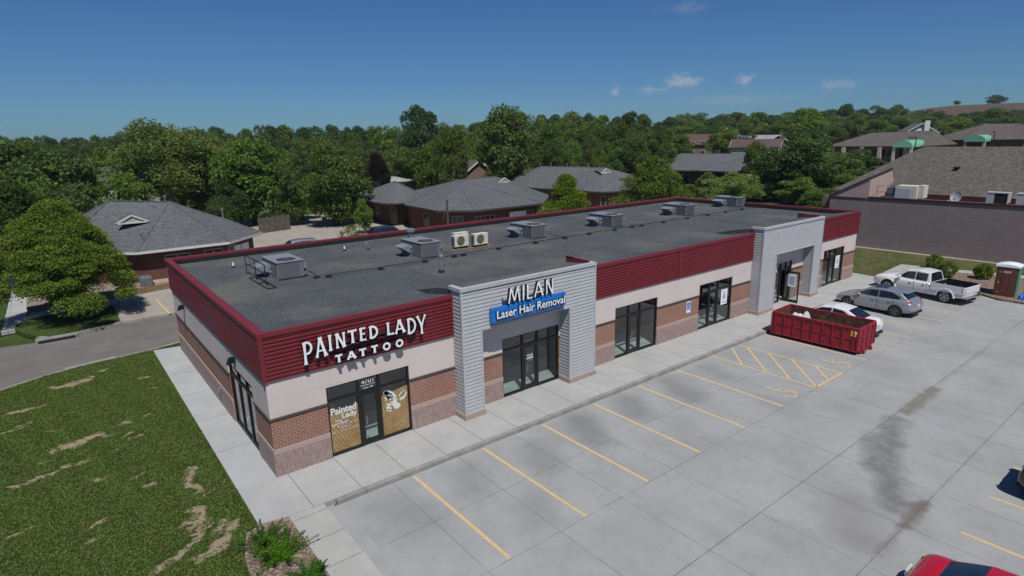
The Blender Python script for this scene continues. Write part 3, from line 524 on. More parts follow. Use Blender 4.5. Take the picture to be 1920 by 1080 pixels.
# grey portals with lap siding
def laps(mb, x0, x1, y0, y1, z0, z1, faces='FLR', e=.1459):
    """clapboards on the named faces of a box: F front (-y), L (-x), R (+x)"""
    z = z0
    while z < z1-.02:
        zt = min(z+e, z1); lo, hi = .026, .003
        if 'F' in faces: mb.poly([(x0,y0-lo,z),(x1,y0-lo,z),(x1,y0-hi,zt),(x0,y0-hi,zt)]); mb.poly([(x0,y0,z),(x1,y0,z),(x1,y0-lo,z),(x0,y0-lo,z)])
        if 'L' in faces: mb.poly([(x0-lo,y1,z),(x0-lo,y0,z),(x0-hi,y0,zt),(x0-hi,y1,zt)]); mb.poly([(x0,y1,z),(x0,y0,z),(x0-lo,y0,z),(x0-lo,y1,z)])
        if 'R' in faces: mb.poly([(x1+lo,y0,z),(x1+lo,y1,z),(x1+hi,y1,zt),(x1+hi,y0,zt)]); mb.poly([(x1,y0,z),(x1,y1,z),(x1+lo,y1,z),(x1+lo,y0,z)])
        z += e
def portal(p0, p1, p2, p3):
    YP, ZO, HP = -.66, 3.41, 5.13; core = MB(); sd = MB(); tr = MB(); pl = MB(); cp = MB()
    for a, c in ((p0, p1), (p2, p3)):
        core.box(a+.03, c-.03, YP+.03, -.0135, .2, ZO-.01); laps(sd, a+.03, c-.03, YP+.03, -.014, .20, ZO, 'FLR')
        for xx in (a, c): tr.box(xx-.012 if xx == a else xx-.058, xx+.058 if xx == a else xx+.012, YP-.012, YP+.075, .19, ZO)
        MB().box(a-.05, c+.05, YP-.05, -.032, -.05, .19).build('portal_plinth', M['plinth'], bld)
    core.box(p0+.03, p3-.03, YP+.03, -.0135, ZO+.005, HP-.2); core.box(p0+.03, p0+.2, -.0135, .14, 4.4, HP-.2); core.box(p3-.2, p3-.03, -.0135, 1.0, 4.4, HP-.2)
    laps(sd, p0+.03, p3-.03, YP+.03, -.014, ZO, HP-.15, 'FLR'); laps(sd, p0+.03, p3-.03, -.014, .14, H_+.01, HP-.15, 'L'); laps(sd, p0+.03, p3-.03, -.014, 1.0, H_+.01, HP-.15, 'R')
    tr.box(p0-.012, p0+.058, YP-.0125, YP+.075, ZO+.001, HP-.15); tr.box(p3-.058, p3+.012, YP-.0125, YP+.075, ZO+.001, HP-.15); tr.box(p1-.02, p2+.02, YP-.014, YP+.05, ZO-.02, ZO+.07)
    cp.box(p0-.03, p3+.03, YP-.03, YP+.17, HP-.13, HP); cp.box(p0-.03, p0+.17, YP+.17, .14, HP-.13, HP); cp.box(p3-.17, p3+.03, YP+.17, 1.0, HP-.13, HP)
    core.build('portal_frame', M['band'], bld); sd.build('lap_siding', M['siding'], bld); tr.build('corner_trim', M['trim'], bld); cp.build('portal_cap', M['cap_grey'], bld)
    r = MB(); r.box(p0+.18, p3-.18, YP+.175, YP+.20, 4.9, HP-.02); r.box(p0+.18, p0+.2, YP+.2, .14, 4.7, HP-.02); r.box(p3-.2, p3-.18, YP+.2, 1.0, 4.7, HP+.06); r.box(p3-.2,p3-.05,.55,1.0,HP,HP+.06); r.build('portal_back_flashing', M['red_cap'], bld)
    d = MB(); d.poly([(p0+.0,YP+.2,5.08),(p3-.2,YP+.2,5.08),(p3-.2,.9,4.92),(p0,.9,4.90)]); d.poly([(p0,.9,4.90),(p3-.2,.9,4.92),(p3-.2,2.6,4.505),(p0,2.6,4.505)]); d.poly([(p0,.02,4.4),(p0,.02,5.0),(p0,.9,4.90),(p0,2.6,4.505),(p0,2.6,4.4)]); d.build('portal_roof', M['membrane'], bld)
    s = MB(); s.box(p1+.02, p2-.02, YP+.06, -.015, ZO-.012, ZO-.004); s.build('portal_soffit', M['siding'], bld)
portal(6.79, 7.67, 12.19, 13.72); portal(27.33, 28.92, 33.52, 34.49)
# shopfronts: black frame, transom row over door and side lights
def shopfront(x0, x1, d0, d1, side=False, film=False, door=True, z1=ZS, open_door=False, mulls=None, cnt=3):
    fr = MB(); y = .03; w = .055; ZT = 1.97; T = (lambda a, b, c, d, e, f, mb: mb.box(a, b, c, d, e, f)) if not side else (lambda a, b, c, d, e, f, mb: mb.box(c, d, a, b, e, f))
    PN = (lambda a, b, yy, e, f, mb: mb.poly([(a,yy,e),(b,yy,e),(b,yy,f),(a,yy,f)])) if not side else (lambda a, b, xx, e, f, mb: mb.poly([(xx,b,e),(xx,a,e),(xx,a,f),(xx,b,f)]))
    T(x0, x1, y, y+.11, z1-w, z1, fr); T(x0, x0+w, y, y+.11, 0, z1-w, fr); T(x1-w, x1, y, y+.11, 0, z1-w, fr)
    ms = mulls or [d0-w/2, d1+w/2]
    for mx in ms: T(mx-w/2-.02, mx+w/2+.02, y+.002, y+.108, .0, z1-w, fr)
    T(x0+w, x1-w, y+.003, y+.107, ZT, ZT+.07, fr)
    edges = [x0+w]+[e for mx in ms for e in (mx-w/2-.02, mx+w/2+.02)]+[x1-w]; pairs = list(zip(edges[::2], edges[1::2]))
    for k, (a, c) in enumerate(pairs):
        if not (door and k == (1 if len(pairs) == 3 else 99)): T(a, c, y+.004, y+.106, .0, .10, fr)
    f = fr.build('shopfront', M['black'], bld)
    for k, (a, c) in enumerate(pairs):
        isd = door and len(pairs) == 3 and k == 1
        g = MB(); PN(a, c, y+.05, ZT+.07, z1-w, g); g.build('transom_pane', M['glass'], f)
        if isd and not open_door:
            dm = MB(); T(a, a+.09, y+.02, y+.09, .01, ZT, dm); T(c-.09, c, y+.02, y+.09, .01, ZT, dm); T(a+.09, c-.09, y+.02, y+.09, .01, .2, dm); T(a+.09, c-.09, y+.02, y+.09, ZT-.11, ZT, dm)
            dm.build('door', M['black'], f); hh = MB(); hx = a+.13
            if side: hh.tube([(-.03, hx, .85), (-.03, hx, 1.15)], .014); hh.box(-.03, .05, hx-.012, hx+.012, .86, .88)
            else: hh.tube([(hx, -.035, .82), (hx, -.035, 1.12)], .014); hh.box(hx-.012, hx+.012, -.035, .05, .83, .85); hh.box(hx-.012, hx+.012, -.035, .05, 1.09, 1.11)
            hh.build('door_handle', M['galv'], f)
            g = MB(); PN(a+.09, c-.09, y+.05, .2, ZT-.11, g); g.build('door_pane', M['glass'], f)
        elif not isd:
            g = MB(); PN(a, c, y+.05, .10, ZT, g); g.build('glass_pane', M['glass'], f)
            if film:
                zt = 1.62 if k == 0 else 1.74; q = MB(); q.poly([(a+.015, y+.044, .11), (c-.015, y+.044, .11), (c-.015, y+.044, zt+.05), (a+.015, y+.044, zt-.10)]); q.build('window_film', M['film'], f)
    return f
sf1 = shopfront(*SF[0], 2.98, 3.68, film=True); sf2 = shopfront(*SF[1], 10.20, 10.95); shopfront(*SF[2], 16.78, 17.56); shopfront(*SF[3], 23.36, 24.12); shopfront(*SF[5], 37.5, 38.25)
sf5 = shopfront(*SF[4], 30.95, 31.5, mulls=[30.92, 31.55], open_door=True)
shopfront(*SW[0], 2.86, 3.72, side=True, mulls=[2.8, 3.9], door=False)
# open glass door of the far unit
d = MB(); xo = 31.42
d.box(xo-.02, xo+.03, -.93, .03, 0.02, .18); d.box(xo-.02, xo+.03, -.93, .03, 1.87, 1.97); d.box(xo-.02, xo+.03, -.93, -.85, .18, 1.87); d.box(xo-.02, xo+.03, -.05, .03, .18, 1.87); od = d.build('open_door', M['black'], bld)
MB().poly([(xo,-.85,.18),(xo,-.05,.18),(xo,-.05,1.87),(xo,-.85,1.87)]).build('door_pane', M['glass'], od)
MB().tube([(xo-.05,-.78,.85),(xo-.05,-.78,1.15)], .014).build('door_handle', M['galv'], od)
# shells inside, behind the glass
b = MB(); b.box(.25, L_-.25, .2, 9.0, -.1, .012); b.build('shop_floor', M['floor_in'], bld)
b = MB(); b.box(.25, L_-.25, 9.0, 9.1, 0, 4.3); 
for xx in (7.2,14.3,20.4,27.5,35.4): b.box(xx-.06, xx+.06, .24, 9.0, 0.013, 4.3)
b.build('partition_wall', M['wall_in'], bld)
b = MB(); b.box(.25, L_-.25, .24, 9.0, 2.75, 2.79); b.build('ceiling', M['wall_in'], bld)
# decals that belong to the glass
def decal(words, parent, y=.042):
    mb = MB()
    for body, x0, x1, zb, zt, sh in words: put_word(mb, body, x0, x1, zb, zt, y, 0., .012, sh)
    return mb.build('window_lettering', M['decal'], parent)
decal([('4701', 3.08, 3.53, 2.27, 2.42, 0), ('Champlain Drive', 3.05, 3.58, 2.185, 2.245, 0), ('Suite 100', 3.13, 3.50, 2.085, 2.155, 0)], sf1, .075)
w = MB(); put_word(w, 'Painted', 1.93, 2.83, 1.46, 1.72, .068, 0., .03); put_word(w, 'Lady', 2.30, 2.84, 1.20, 1.45, .068, 0., .03); put_word(w, 'TATTOO', 1.95, 2.83, 1.00, 1.08, .068, 0., .0, space=1.6); w.box(2.2,2.6,.066,.068,.93,.945); put_word(w, '402.450.4204', 1.90, 2.83, .80, .86, .068, space=1.3)
for pts in ([(1.92,1.13),(2.0,1.10),(2.12,1.12),(2.22,1.19),(2.30,1.22)], [(2.05,1.22),(2.15,1.24),(2.25,1.21),(2.28,1.15),(2.2,1.13),(2.16,1.17),(2.22,1.19)], [(2.22,1.13),(2.32,1.10),(2.42,1.13),(2.5,1.16)]):
    for (xa, za), (xb, zb_) in zip(pts, pts[1:]): w.bar((xa,.067,za), (xb,.067,zb_), .002, .028, up=(0,0,1))
w.build('window_lettering', M['decal'], sf1)
w = MB()
def blob(cx, cz, rx, rz, rot=0, n=18, y=.068, mb=w, m=0): mb.poly([(cx+rx*math.cos(t)*math.cos(rot)-rz*math.sin(t)*math.sin(rot), y, cz+rx*math.cos(t)*math.sin(rot)+rz*math.sin(t)*math.cos(rot)) for t in [2*math.pi*k/n for k in range(n)]], m)
blob(3.97,1.70,.13,.075,-.5); w.poly([(x,.068,z) for x, z in [(3.86,1.74),(3.95,1.80),(4.10,1.76),(4.24,1.66),(4.33,1.52),(4.36,1.36),(4.35,1.24),(4.46,1.17),(4.50,1.08),(4.42,1.00),(4.30,.98),(4.24,1.04),(4.20,1.14),(4.14,1.22),(4.22,1.36),(4.17,1.48),(4.06,1.58),(3.93,1.62)]]); 
for cx, cz, r in ((4.00,1.14,.07),(4.08,1.22,.06),(4.0,1.26,.055),(4.10,1.08,.05),(3.98,1.03,.045),(4.08,.98,.04),(4.14,1.30,.04),(3.93,1.53,.05),(3.95,1.45,.04),(4.10,1.42,.04)): blob(cx, cz, r, r*.8)
w.poly([(x,.068,z) for x, z in [(4.46,1.32),(4.52,1.27),(4.64,1.29),(4.72,1.38),(4.79,1.52),(4.76,1.54),(4.66,1.42),(4.56,1.37),(4.48,1.37)]]); w.poly([(x,.068,z) for x, z in [(4.44,1.40),(4.52,1.50),(4.64,1.57),(4.74,1.58),(4.66,1.60),(4.53,1.56),(4.44,1.47)]])
w2 = w.build('window_artwork', M['decal'], sf1)
w = MB()
for cx, cz, r in ((4.00,1.70,.022),(4.08,1.64,.03),(3.95,1.62,.02),(4.15,1.60,.03),(4.20,1.50,.028),(4.05,1.50,.04),(4.12,1.53,.025),(4.0,1.56,.03),(4.28,1.42,.02)): blob(cx, cz, r*1.5, r, random.random(), y=.0655, mb=w)
w.build('artwork_spots', M['sign_black'], sf1)
decal([('Suite 200', 10.42, 10.75, 2.12, 2.19, 0)], sf2, .075); w = MB(); put_word(w, 'MILAN', 10.42, 10.74, 1.42, 1.55, .072, 0., .015); w.box(10.40,10.76,.068,.072,1.34,1.39); put_word(w, 'Laser Hair Removal', 10.44, 10.72, 1.26, 1.31, .072); w.build('window_lettering', M['decal'], sf2)

# ---------------------------------------------------------------- signs on the building
def arcs(cx, cz, rx, rz, a0, a1, n=10): return [(cx+rx*math.cos(R(a0+(a1-a0)*k/n)), cz+rz*math.sin(R(a0+(a1-a0)*k/n))) for k in range(n+1)]
GL = {  # strokes in a unit box, thickness at both ends
 'P': [([(.22,0),(.22,1)],1.0),([(.22,.97)]+arcs(.45,.73,.45,.25,90,-90)+[(.22,.47)],.8)], 'A': [([(.06,0),(.46,1)],.85),([(.46,1),(.94,0)],1.15),([(.24,.32),(.78,.32)],.7)],
 'I': [([(.5,0),(.5,1)],1.)], 'N': [([(.12,0),(.12,1)],.85),([(.12,1),(.86,0)],1.1),([(.86,0),(.86,1)],.85)], 'T': [([(.5,0),(.5,.96)],1.05),([(.0,.95),(1.,.95)],.8)],
 'E': [([(.2,0),(.2,1)],1.),([(.2,.96),(.95,.96)],.75),([(.2,.52),(.8,.52)],.7),([(.2,.04),(.98,.04)],.75)], 'D': [([(.16,0),(.16,1)],1.),([(.16,.96)]+arcs(.30,.5,.62,.46,85,-85)+[(.16,.04)],.85)],
 'L': [([(.18,0),(.18,1)],1.),([(.18,.04),(.98,.04)],.8)], 'Y': [([(.5,0),(.5,.48)],1.),([(.5,.45),(.06,1)],.95),([(.5,.45),(.94,1)],.8)], 'M': [([(.06,0),(.24,1)],.9),([(.24,1),(.5,.10)],.9),([(.5,.10),(.76,1)],.9),([(.76,1),(.94,0)],.9)] }
def glyph(mb, ch, x0, x1, zb, zt, y, dep, w, flare=1.45):
    k = 0
    for pts, wf in GL[ch]:
        P = [Vector((x0+p[0]*(x1-x0), zb+p[1]*(zt-zb))) for p in pts]; n = len(P)
        for i in range(n-1):
            a, c = P[i], P[i+1]; d = (c-a).normalized(); q = Vector((-d.y, d.x)); straight = n == 2
            cuts = [0, .16, .5, .84, 1] if straight else [0, 1]; ws = [flare, .95, .82, .95, flare] if straight else [1, 1]
            k += 1; yy = y-.0006*k
            for (t0, w0), (t1, w1) in zip(zip(cuts, ws), list(zip(cuts, ws))[1:]):
                p0 = a+(c-a)*t0; p1 = a+(c-a)*t1; h0 = q*w*wf*w0/2; h1 = q*w*wf*w1/2
                if not straight: p0 = p0-d*w*.12; p1 = p1+d*w*.12
                A = [p0-h0, p1-h1, p1+h1, p0+h0]; j = len(mb.v)
                mb.v += [(v.x, yy-dep, v.y) for v in A]+[(v.x, yy, v.y) for v in A]
                for f_, mi in (((0,1,2,3),0),((7,6,5,4),1),((0,4,5,1),1),((1,5,6,2),1),((2,6,7,3),1),((3,7,4,0),1)): mb.f.append(tuple(j+e for e in f_)); mb.mi.append(mi)
WB = [M['white'], M['sign_black']]
sg = thing('shop_sign', 'tall white raised display letters with black returns on the near red ribbed parapet', 'sign', (3.3, -.15, 3.9), group=None)
for ch, x0, x1, zb, zt in (('P',1.12,1.43,3.60,4.33),('A',1.53,1.87,3.74,4.39),('I',1.92,2.10,3.86,4.40),('N',2.20,2.52,3.89,4.39),('T',2.62,2.92,3.95,4.39),('E',3.02,3.24,3.96,4.39),('D',3.36,3.66,3.96,4.38),('L',4.00,4.25,3.94,4.38),('A',4.30,4.67,3.91,4.39),('D',4.77,5.10,3.80,4.36),('Y',5.15,5.51,3.70,4.38)):
    mb = MB(); glyph(mb, ch, x0, x1, zb, zt, -.20, .11, .085); mb.build('letter', WB, sg)
for ch, x0, x1, zb, zt in (('T',2.13,2.37,3.41,3.66),('A',2.53,2.83,3.42,3.68),('T',2.95,3.20,3.42,3.67),('T',3.38,3.62,3.43,3.68)): mb = MB(); glyph(mb, ch, x0, x1, zb, zt, -.20, .11, .085, 1.05); mb.build('letter', WB, sg)
for cx in (3.945,4.43):
    n = 28; mb = MB()
    for k in range(n):
        a, c = 2*math.pi*k/n, 2*math.pi*(k+1)/n; o = [(cx+rr*math.cos(t), 3.555+rr*.98*math.sin(t)) for rr, t in ((.075,a),(.145,a),(.145,c),(.075,c))]; j = len(mb.v)
        mb.v += [(p[0],-.31,p[1]) for p in o]+[(p[0],-.2,p[1]) for p in o]
        for f_, mi in (((0,1,2,3),0),((7,6,5,4),1),((1,5,6,2),1),((0,3,7,4),1)): mb.f.append(tuple(j+e for e in f_)); mb.mi.append(mi)
    mb.build('letter', WB, sg)
MB().box(1.2,5.45,-.20,-.13,3.98,4.12).box(1.75,4.9,-.20,-.13,3.84,3.90).box(2.2,4.5,-.20,-.13,3.5,3.6).build('mounting_rail', M['maroon'], sg)
sg = thing('shop_sign', 'sign of thin white letters over a bright blue panel on the near grey portal', 'sign', (10, -.7, 4.1))
for ch, x0, x1, zb, zt in (('M',8.70,9.30,4.30,4.87),('I',9.39,9.49,4.31,4.88),('L',9.60,9.90,4.31,4.88),('A',9.98,10.46,4.31,4.89),('N',10.58,11.00,4.32,4.90)): mb = MB(); glyph(mb, ch, x0, x1, zb, zt, -.84, .13, .072, 1.0); mb.build('letter', WB, sg)
MB().box(8.6,11.1,-.84,-.69,4.42,4.52).build('mounting_rail', M['cap_grey'], sg)
MB().box(8.0,11.76,-.86,-.72,3.66,4.20,0).build('sign_panel', M['blue'], sg)
mb = MB(); put_word(mb, 'Laser Hair Removal', 8.17, 11.63, 3.79, 4.10, -.865, .09, .012); mb.build('lettering', WB, sg)
for x0, y0, lbl in ((24.55,1.0,'white leasing poster taped inside the shopfront just past the disabled parking sign'),(38.45,1.02,'white leasing poster taped in the shopfront at the far end of the building'),):
    p = thing('poster', lbl, 'poster', (x0+.3, .075, 1.4), group=None); dx = .60
    MB().box(x0, x0+dx, .070, .074, y0, y0+.88).build('sheet', M['white'], p)
    q = MB()
    for k in range(5): q.box(x0+.14+.03*abs(2-k), x0+dx-.14-.03*abs(2-k), .064, .0695, y0+.30+.075*k, y0+.335+.075*k)
    q.box(x0+.10, x0+dx-.10, .064, .0695, y0+.13, y0+.17); q.box(x0+.16, x0+dx-.16, .064, .0695, y0+.73, y0+.76)
    q.build('print', M['tarp'], p)
p = thing('poster', 'white leasing poster on the propped-open glass door under the far portal', 'poster', (xo-.02, -.5, 1.4)); MB().box(xo-.012, xo-.006, -.72, -.22, 1.0, 1.8).build('sheet', M['white'], p)
q = MB()
for k in range(6): q.box(xo-.016, xo-.0125, -.64, -.30, 1.15+.09*k, 1.19+.09*k)
q.build('print', M['tarp'], p)
p = thing('parking_sign', 'small blue and white disabled parking sign fixed to the brick between two shopfronts', 'sign', (21.44, 0, 1.5))
MB().box(21.27,21.60,-.02,-.004,1.20,1.80).build('sign_plate', M['white'], p); q = MB().box(21.30,21.57,-.026,-.021,1.36,1.76); q.build('symbol_panel', M['blue'], p)
q = MB()
for a, c in (((21.43,1.70),(21.43,1.56)),((21.43,1.57),(21.50,1.56)),((21.50,1.56),(21.53,1.45)),((21.36,1.56),(21.36,1.47)),((21.36,1.47),(21.43,1.42)),((21.43,1.42),(21.49,1.46))): q.bar((a[0],-.029,a[1]),(c[0],-.029,c[1]),.004,.022)
q.build('wheelchair_symbol', M['white'], p)
# wall lamps on the end wall
def wall_lamp(y, lbl):
    w = thing('wall_lamp', lbl, 'wall lamp', (0, y, 2.9), group='lamps on the end wall'); MB().box(-.06,.0,-.09,.09,-.10,.10).build('back_plate', M['black'], w, world=False)
    q = MB(); q.loft([[(-.06,-.10,.13),(-.06,.10,.13),(-.06,.10,-.06),(-.06,-.10,-.06)],[(-.22,-.10,.10),(-.22,.10,.10),(-.30,.10,-.12),(-.30,-.10,-.12)]]); q.build('lamp_hood', M['black'], w, world=False, bevel=.01); return w
wall_lamp(12.9, 'dark downlight near the rear corner of the white end wall'); wall_lamp(3.7, 'dark downlight above the glazed door of the end wall')
tag(MB().cyl((0,7.0,.72),(-.10,7.0,.72),.04,n=10).box(-.14,-.06,6.97,7.03,.60,.74).build('hose_tap', M['galv']), 'small metal hose tap low on the end wall block', 'tap')

# ---------------------------------------------------------------- roof plant
ZD = 4.5
def rtu(loc, lbl):
    t = thing('rooftop_unit', lbl, 'air conditioner', loc, group='packaged air conditioners in a row on the flat roof')
    MB().box(-.02,1.17,.05,2.05,0,.09).build('base_rail', M['rtu_lt'], t, world=False)
    c = MB(); c.box(0,1.16,0,2.1,.09,.80); cab = c.build('cabinet', M['rtu'], t, world=False, bevel=.012)
    q = MB(); q.box(-.03,1.19,-.03,2.13,.80,.835); q.build('top_panel', M['rtu_lt'], t, world=False)
    q = MB()
    for k in range(30): x = .06+k*.0305; q.box(x, x+.014, -.012, -.001, .14, .77)
    for k in range(26): y = .05+k*.030; q.box(-.012, -.001, y, y+.014, .14, .77)
    q.build('coil_guard', M['rtu_dk'], t, world=False)
    q = MB().cyl((.58,.55,.836),(.58,.55,.845),.40,n=24); q.build('fan_opening', M['rubber'], t, world=False)
    q = MB()
    for k in range(4): a = math.pi/4*k; q.bar((.58-.4*math.cos(a),.55-.4*math.sin(a),.862),(.58+.4*math.cos(a),.55+.4*math.sin(a),.862),.012)
    for rr in (.15,.28,.4):
        pts = [(.58+rr*math.cos(R(20*k)),.55+rr*math.sin(R(20*k)),.855) for k in range(19)]; q.tube(pts,.006,4)
    q.build('fan_guard', M['rtu_dk'], t, world=False)
    q = MB(); q.loft([[(0,1.15,.62),(0,1.98,.62),(0,1.98,.20),(0,1.15,.20)],[(-.50,1.15,.52),(-.50,1.98,.52),(-.42,1.98,.46),(-.42,1.15,.46)]]); q.build('intake_hood', M['rtu_lt'], t, world=False)
    q = MB(); q.box(-.008,-.001,.98,1.08,.50,.60); q.box(-.008,-.001,.92,1.0,.28,.35); q.box(-.008,-.001,.40,.52,.66,.72); q.build('label_plate', M['white'], t, world=False)
    MB().box(1.165,1.30,.05,.28,.42,.66).box(1.19,1.28,.08,.24,.30,.42,1).build('disconnect_switch', [M['rtu_lt'], M['rubber']], t, world=False)
    return t
L1 = ['nearest grey rooftop unit, behind a black guard rail', 'second grey rooftop unit, beside the cream condensers and silver flue', 'third grey rooftop unit along the pipe, just past the cream condensers', 'fourth grey rooftop unit, middle of the long roof', 'fifth grey rooftop unit, second from the far end', 'farthest grey rooftop unit, next to the far parapet']
u0 = rtu((3.03,8.0,ZD), L1[0])
for k, (x, y) in enumerate(((10.05,7.85),(17.85,8.5),(24.45,8.25),(32.4,8.3),(40.4-.9,8.6))): dup(u0, (x, y, ZD), label=L1[k+1])
def mini(loc, lbl, s=1.):
    t = thing('condenser', lbl, 'condenser', loc, group='cream condensers on timber bearers')
    MB().box(0,.92,0,.34,.10,.72).build('cabinet', M['cream'], t, world=False, bevel=.015)
    q = MB()
    for rr in (.06,.11,.16,.205,.245): q.tube([(.40+rr*math.cos(R(20*k)),-.012,.42+rr*math.sin(R(20*k))) for k in range(19)], .007, 4)
    for k in range(6): q.bar((.40-.24*math.cos(R(30*k)),-.01,.42-.24*math.sin(R(30*k))),(.40+.24*math.cos(R(30*k)),-.01,.42+.24*math.sin(R(30*k))),.006)
    q.build('fan_guard', M['timber'], t, world=False); MB().cyl((.40,-.004,.42),(.40,.0,.42),.25,n=24).build('fan_opening', M['rtu_dk'], t, world=False)
    q = MB()
    for k in range(9): q.box(-.008,-.001,.03,.30,.17+k*.055,.19+k*.055)
    q.build('side_grille', M['rubber'], t, world=False); MB().box(.06,.16,.03,.31,.0,.10).box(.76,.86,.03,.31,.0,.10).build('foot', M['rubber'], t, world=False)
    return t
m0 = mini((12.72,8.9,ZD+.06), 'cream condenser nearest the second grey rooftop unit'); dup(m0, (13.85,8.65,ZD+.06), label='cream condenser on the side of the third grey rooftop unit'); dup(m0, (13.25,9.7,ZD+.06), label='cream condenser behind the other two, half hidden')
for k, (a, c) in enumerate((((12.45,8.95,ZD+.03),(14.9,8.62,ZD+.03)),((12.6,9.2,ZD+.031),(15.1,8.9,ZD+.031)))):
    tag(MB().bar(a, c, .10, .055).build('timber_bearer', M['timber']), ('front' if k == 0 else 'rear')+' timber bearer lying on the roof under the cream condensers', 'timber')
def flue(x, y, hh, r, lbl, cap=1.):
    t = thing('roof_flue', lbl, 'flue', (x, y, ZD)); MB().cyl((0,0,0),(0,0,.12),r*1.9,r*1.4,n=14).build('boot', M['rubber'], t, world=False); MB().cyl((0,0,.1),(0,0,hh),r,n=14).cyl((0,0,hh*.35),(0,0,hh*.38),r*1.12,n=14).cyl((0,0,hh*.72),(0,0,hh*.76),r*1.12,n=14).build('pipe', M['galv'], t, world=False, smooth=False)
    MB().cyl((0,0,hh+.02),(0,0,hh+.13*cap),r*1.35*cap,n=16).cyl((0,0,hh+.13*cap),(0,0,hh+.18*cap),r*1.35*cap,r*.5,n=16).build('cap', M['galv'], t, world=False)
flue(9.25,4.65,.66,.085,'tall silver flue with a round cap standing alone on the near part of the roof'); flue(12.95,14.2,.42,.16,'wide silver flue by the rear parapet behind the second grey rooftop unit', 1.3)
def vent(x, y, lbl, m, bent=False):
    t = thing('roof_vent', lbl, 'vent pipe', (x, y, ZD)); MB().cyl((0,0,0),(0,0,.09),.11,.06,n=12).build('boot', M['rubber'], t, world=False)
    q = MB().cyl((0,0,.08),(0,0,.24),.045,n=12)
    if bent: q.tube([(0,0,.24),(0,0,.34),(-.05,0,.39),(-.14,0,.38),(-.16,0,.33)], .045, 10)
    q.build('pipe', m, t, world=False)
vent(8.25,13.2,'short white vent pipe in a black boot near the rear parapet', M['white']); vent(9.35,12.5,'gooseneck vent pipe with a bent top near the rear parapet', M['galv'], True); vent(2.35,12.7,'white vent pipe in the rear corner beside the black guard rail', M['white'])
# guard rail beside the nearest unit
t = thing('guard_rail', 'black tubular guard rail standing on the roof in front of the nearest rooftop unit', 'railing', (2.4, 9, ZD))
q = MB()
for y in (7.6,9.1,10.6): q.bar((2.42,y,ZD+.03),(2.42,y,ZD+.92),.035)
for z in (.50,.90): q.bar((2.42,7.6,ZD+z),(2.42,10.6,ZD+z),.035)
for y in (7.9,10.3): q.bar((2.42,y,ZD+.5),(2.65,y+.0,ZD+.5),.03)
q.build('rail', M['pipe_dk'], t); q = MB()
for x in (2.25,2.6): q.bar((x,6.9,ZD+.03),(x,9.6,ZD+.03),.035)
for y in (6.9,8.2,9.6): q.bar((2.25,y,ZD+.03),(2.6,y,ZD+.03),.035)
q.build('foot_frame', M['pipe_dk'], t)
# gas pipe with its rubber feet
PX = [(4.4,8.0,.28),(4.55,7.5,.12),(5.03,7.31,.12),(7.47,7.15,.12),(9.88,7.2,.12),(12.18,7.25,.12),(14.57,7.4,.12),(19.03,7.4,.12),(21.6,7.5,.12),(25.2,7.5,.12),(28.8,7.5,.12),(33.96,7.5,.12),(38.7,7.6,.12),(40.9,7.6,.12)]
q = MB(); q.tube([(x,y,ZD+z) for x,y,z in PX], .022, 6)
for x, y in ((11.3,7.85),(19.05,8.5),(25.65,8.25),(33.6,8.3)): q.tube([(x+.1,y,ZD+.3),(x+.35,y-.3,ZD+.12),(x+.5,7.4,ZD+.12)], .018, 6)
tag(q.build('gas_pipe', M['pipe_dk']), 'dark steel gas pipe running along the roof past every rooftop unit', 'pipe')
p0 = None; xs = [4.55,5.03,7.47,9.88,11.6,12.18,14.57,17.2,19.5,21.6,23.9,25.6,26.5,28.8,31.5,33.96,36.3,38.7,40.6]
for x in xs:
    y = np.interp(x, [p[0] for p in PX], [p[1] for p in PX])
    if p0 is None:
        p0 = tag(MB().loft([[(-.14,-.11,0),(.14,-.11,0),(.14,.11,0),(-.14,.11,0)],[(-.08,-.09,.10),(.08,-.09,.10),(.08,.09,.10),(-.08,.09,.10)]]).build('pipe_support', M['rubber']), 'black rubber block carrying the gas pipe on the roof', 'pipe support', 'rubber blocks under the gas pipe'); p0.location = (x, y, ZD); p0.rotation_euler = (0,0,.1)
    else: c = p0.copy(); COL.objects.link(c); c.location = (x, y, ZD)

# ---------------------------------------------------------------- vehicles (nose towards +y, origin on the ground)
def interp(P, t): return float(np.interp(t, [p[0] for p in P], [p[1] for p in P]))
def wheel(t, x, y, r, w, rim_m, spokes=5):
    s = 1 if x > 0 else -1; mb = MB(); rings = []
    for dx, rr in ((-w/2, r*.70), (-w/2, r*.93), (-w*.34, r), (w*.34, r), (w/2, r*.93), (w/2, r*.70)):
        rings.append([(dx, rr*math.cos(2*math.pi*k/28), rr*math.sin(2*math.pi*k/28)) for k in range(28)])
    mb.loft(rings, closed=True); o = mb.build('wheel', M['tyre'], t, world=False); o.location = (x, y, r)
    q = MB(); xf = s*(w/2-.004)
    pts = [[(xf+s*d, rr*math.cos(2*math.pi*k/28), rr*math.sin(2*math.pi*k/28)) for k in range(28)] for d, rr in ((.0, r*.70), (.012, r*.69), (.012, r*.62), (-.03, r*.60))]
    q.loft(pts, caps=False)
    for k in range(spokes):
        a = 2*math.pi*k/spokes+.3
        for da in (-.13, .13): q.bar((xf+s*.006, r*.10*math.cos(a), r*.10*math.sin(a)), (xf+s*.006, r*.64*math.cos(a+da), r*.64*math.sin(a+da)), r*.105, .02, up=(1,0,0))
    q.cyl((xf-s*.01,0,0),(xf+s*.02,0,0), r*.16, n=14); q.build('rim', rim_m, o, world=False)
    MB().cyl((xf-s*.012,0,0),(xf-s*.006,0,0), r*.66, n=20).build('brake_disc', M['car_black'], o, world=False)
    return o
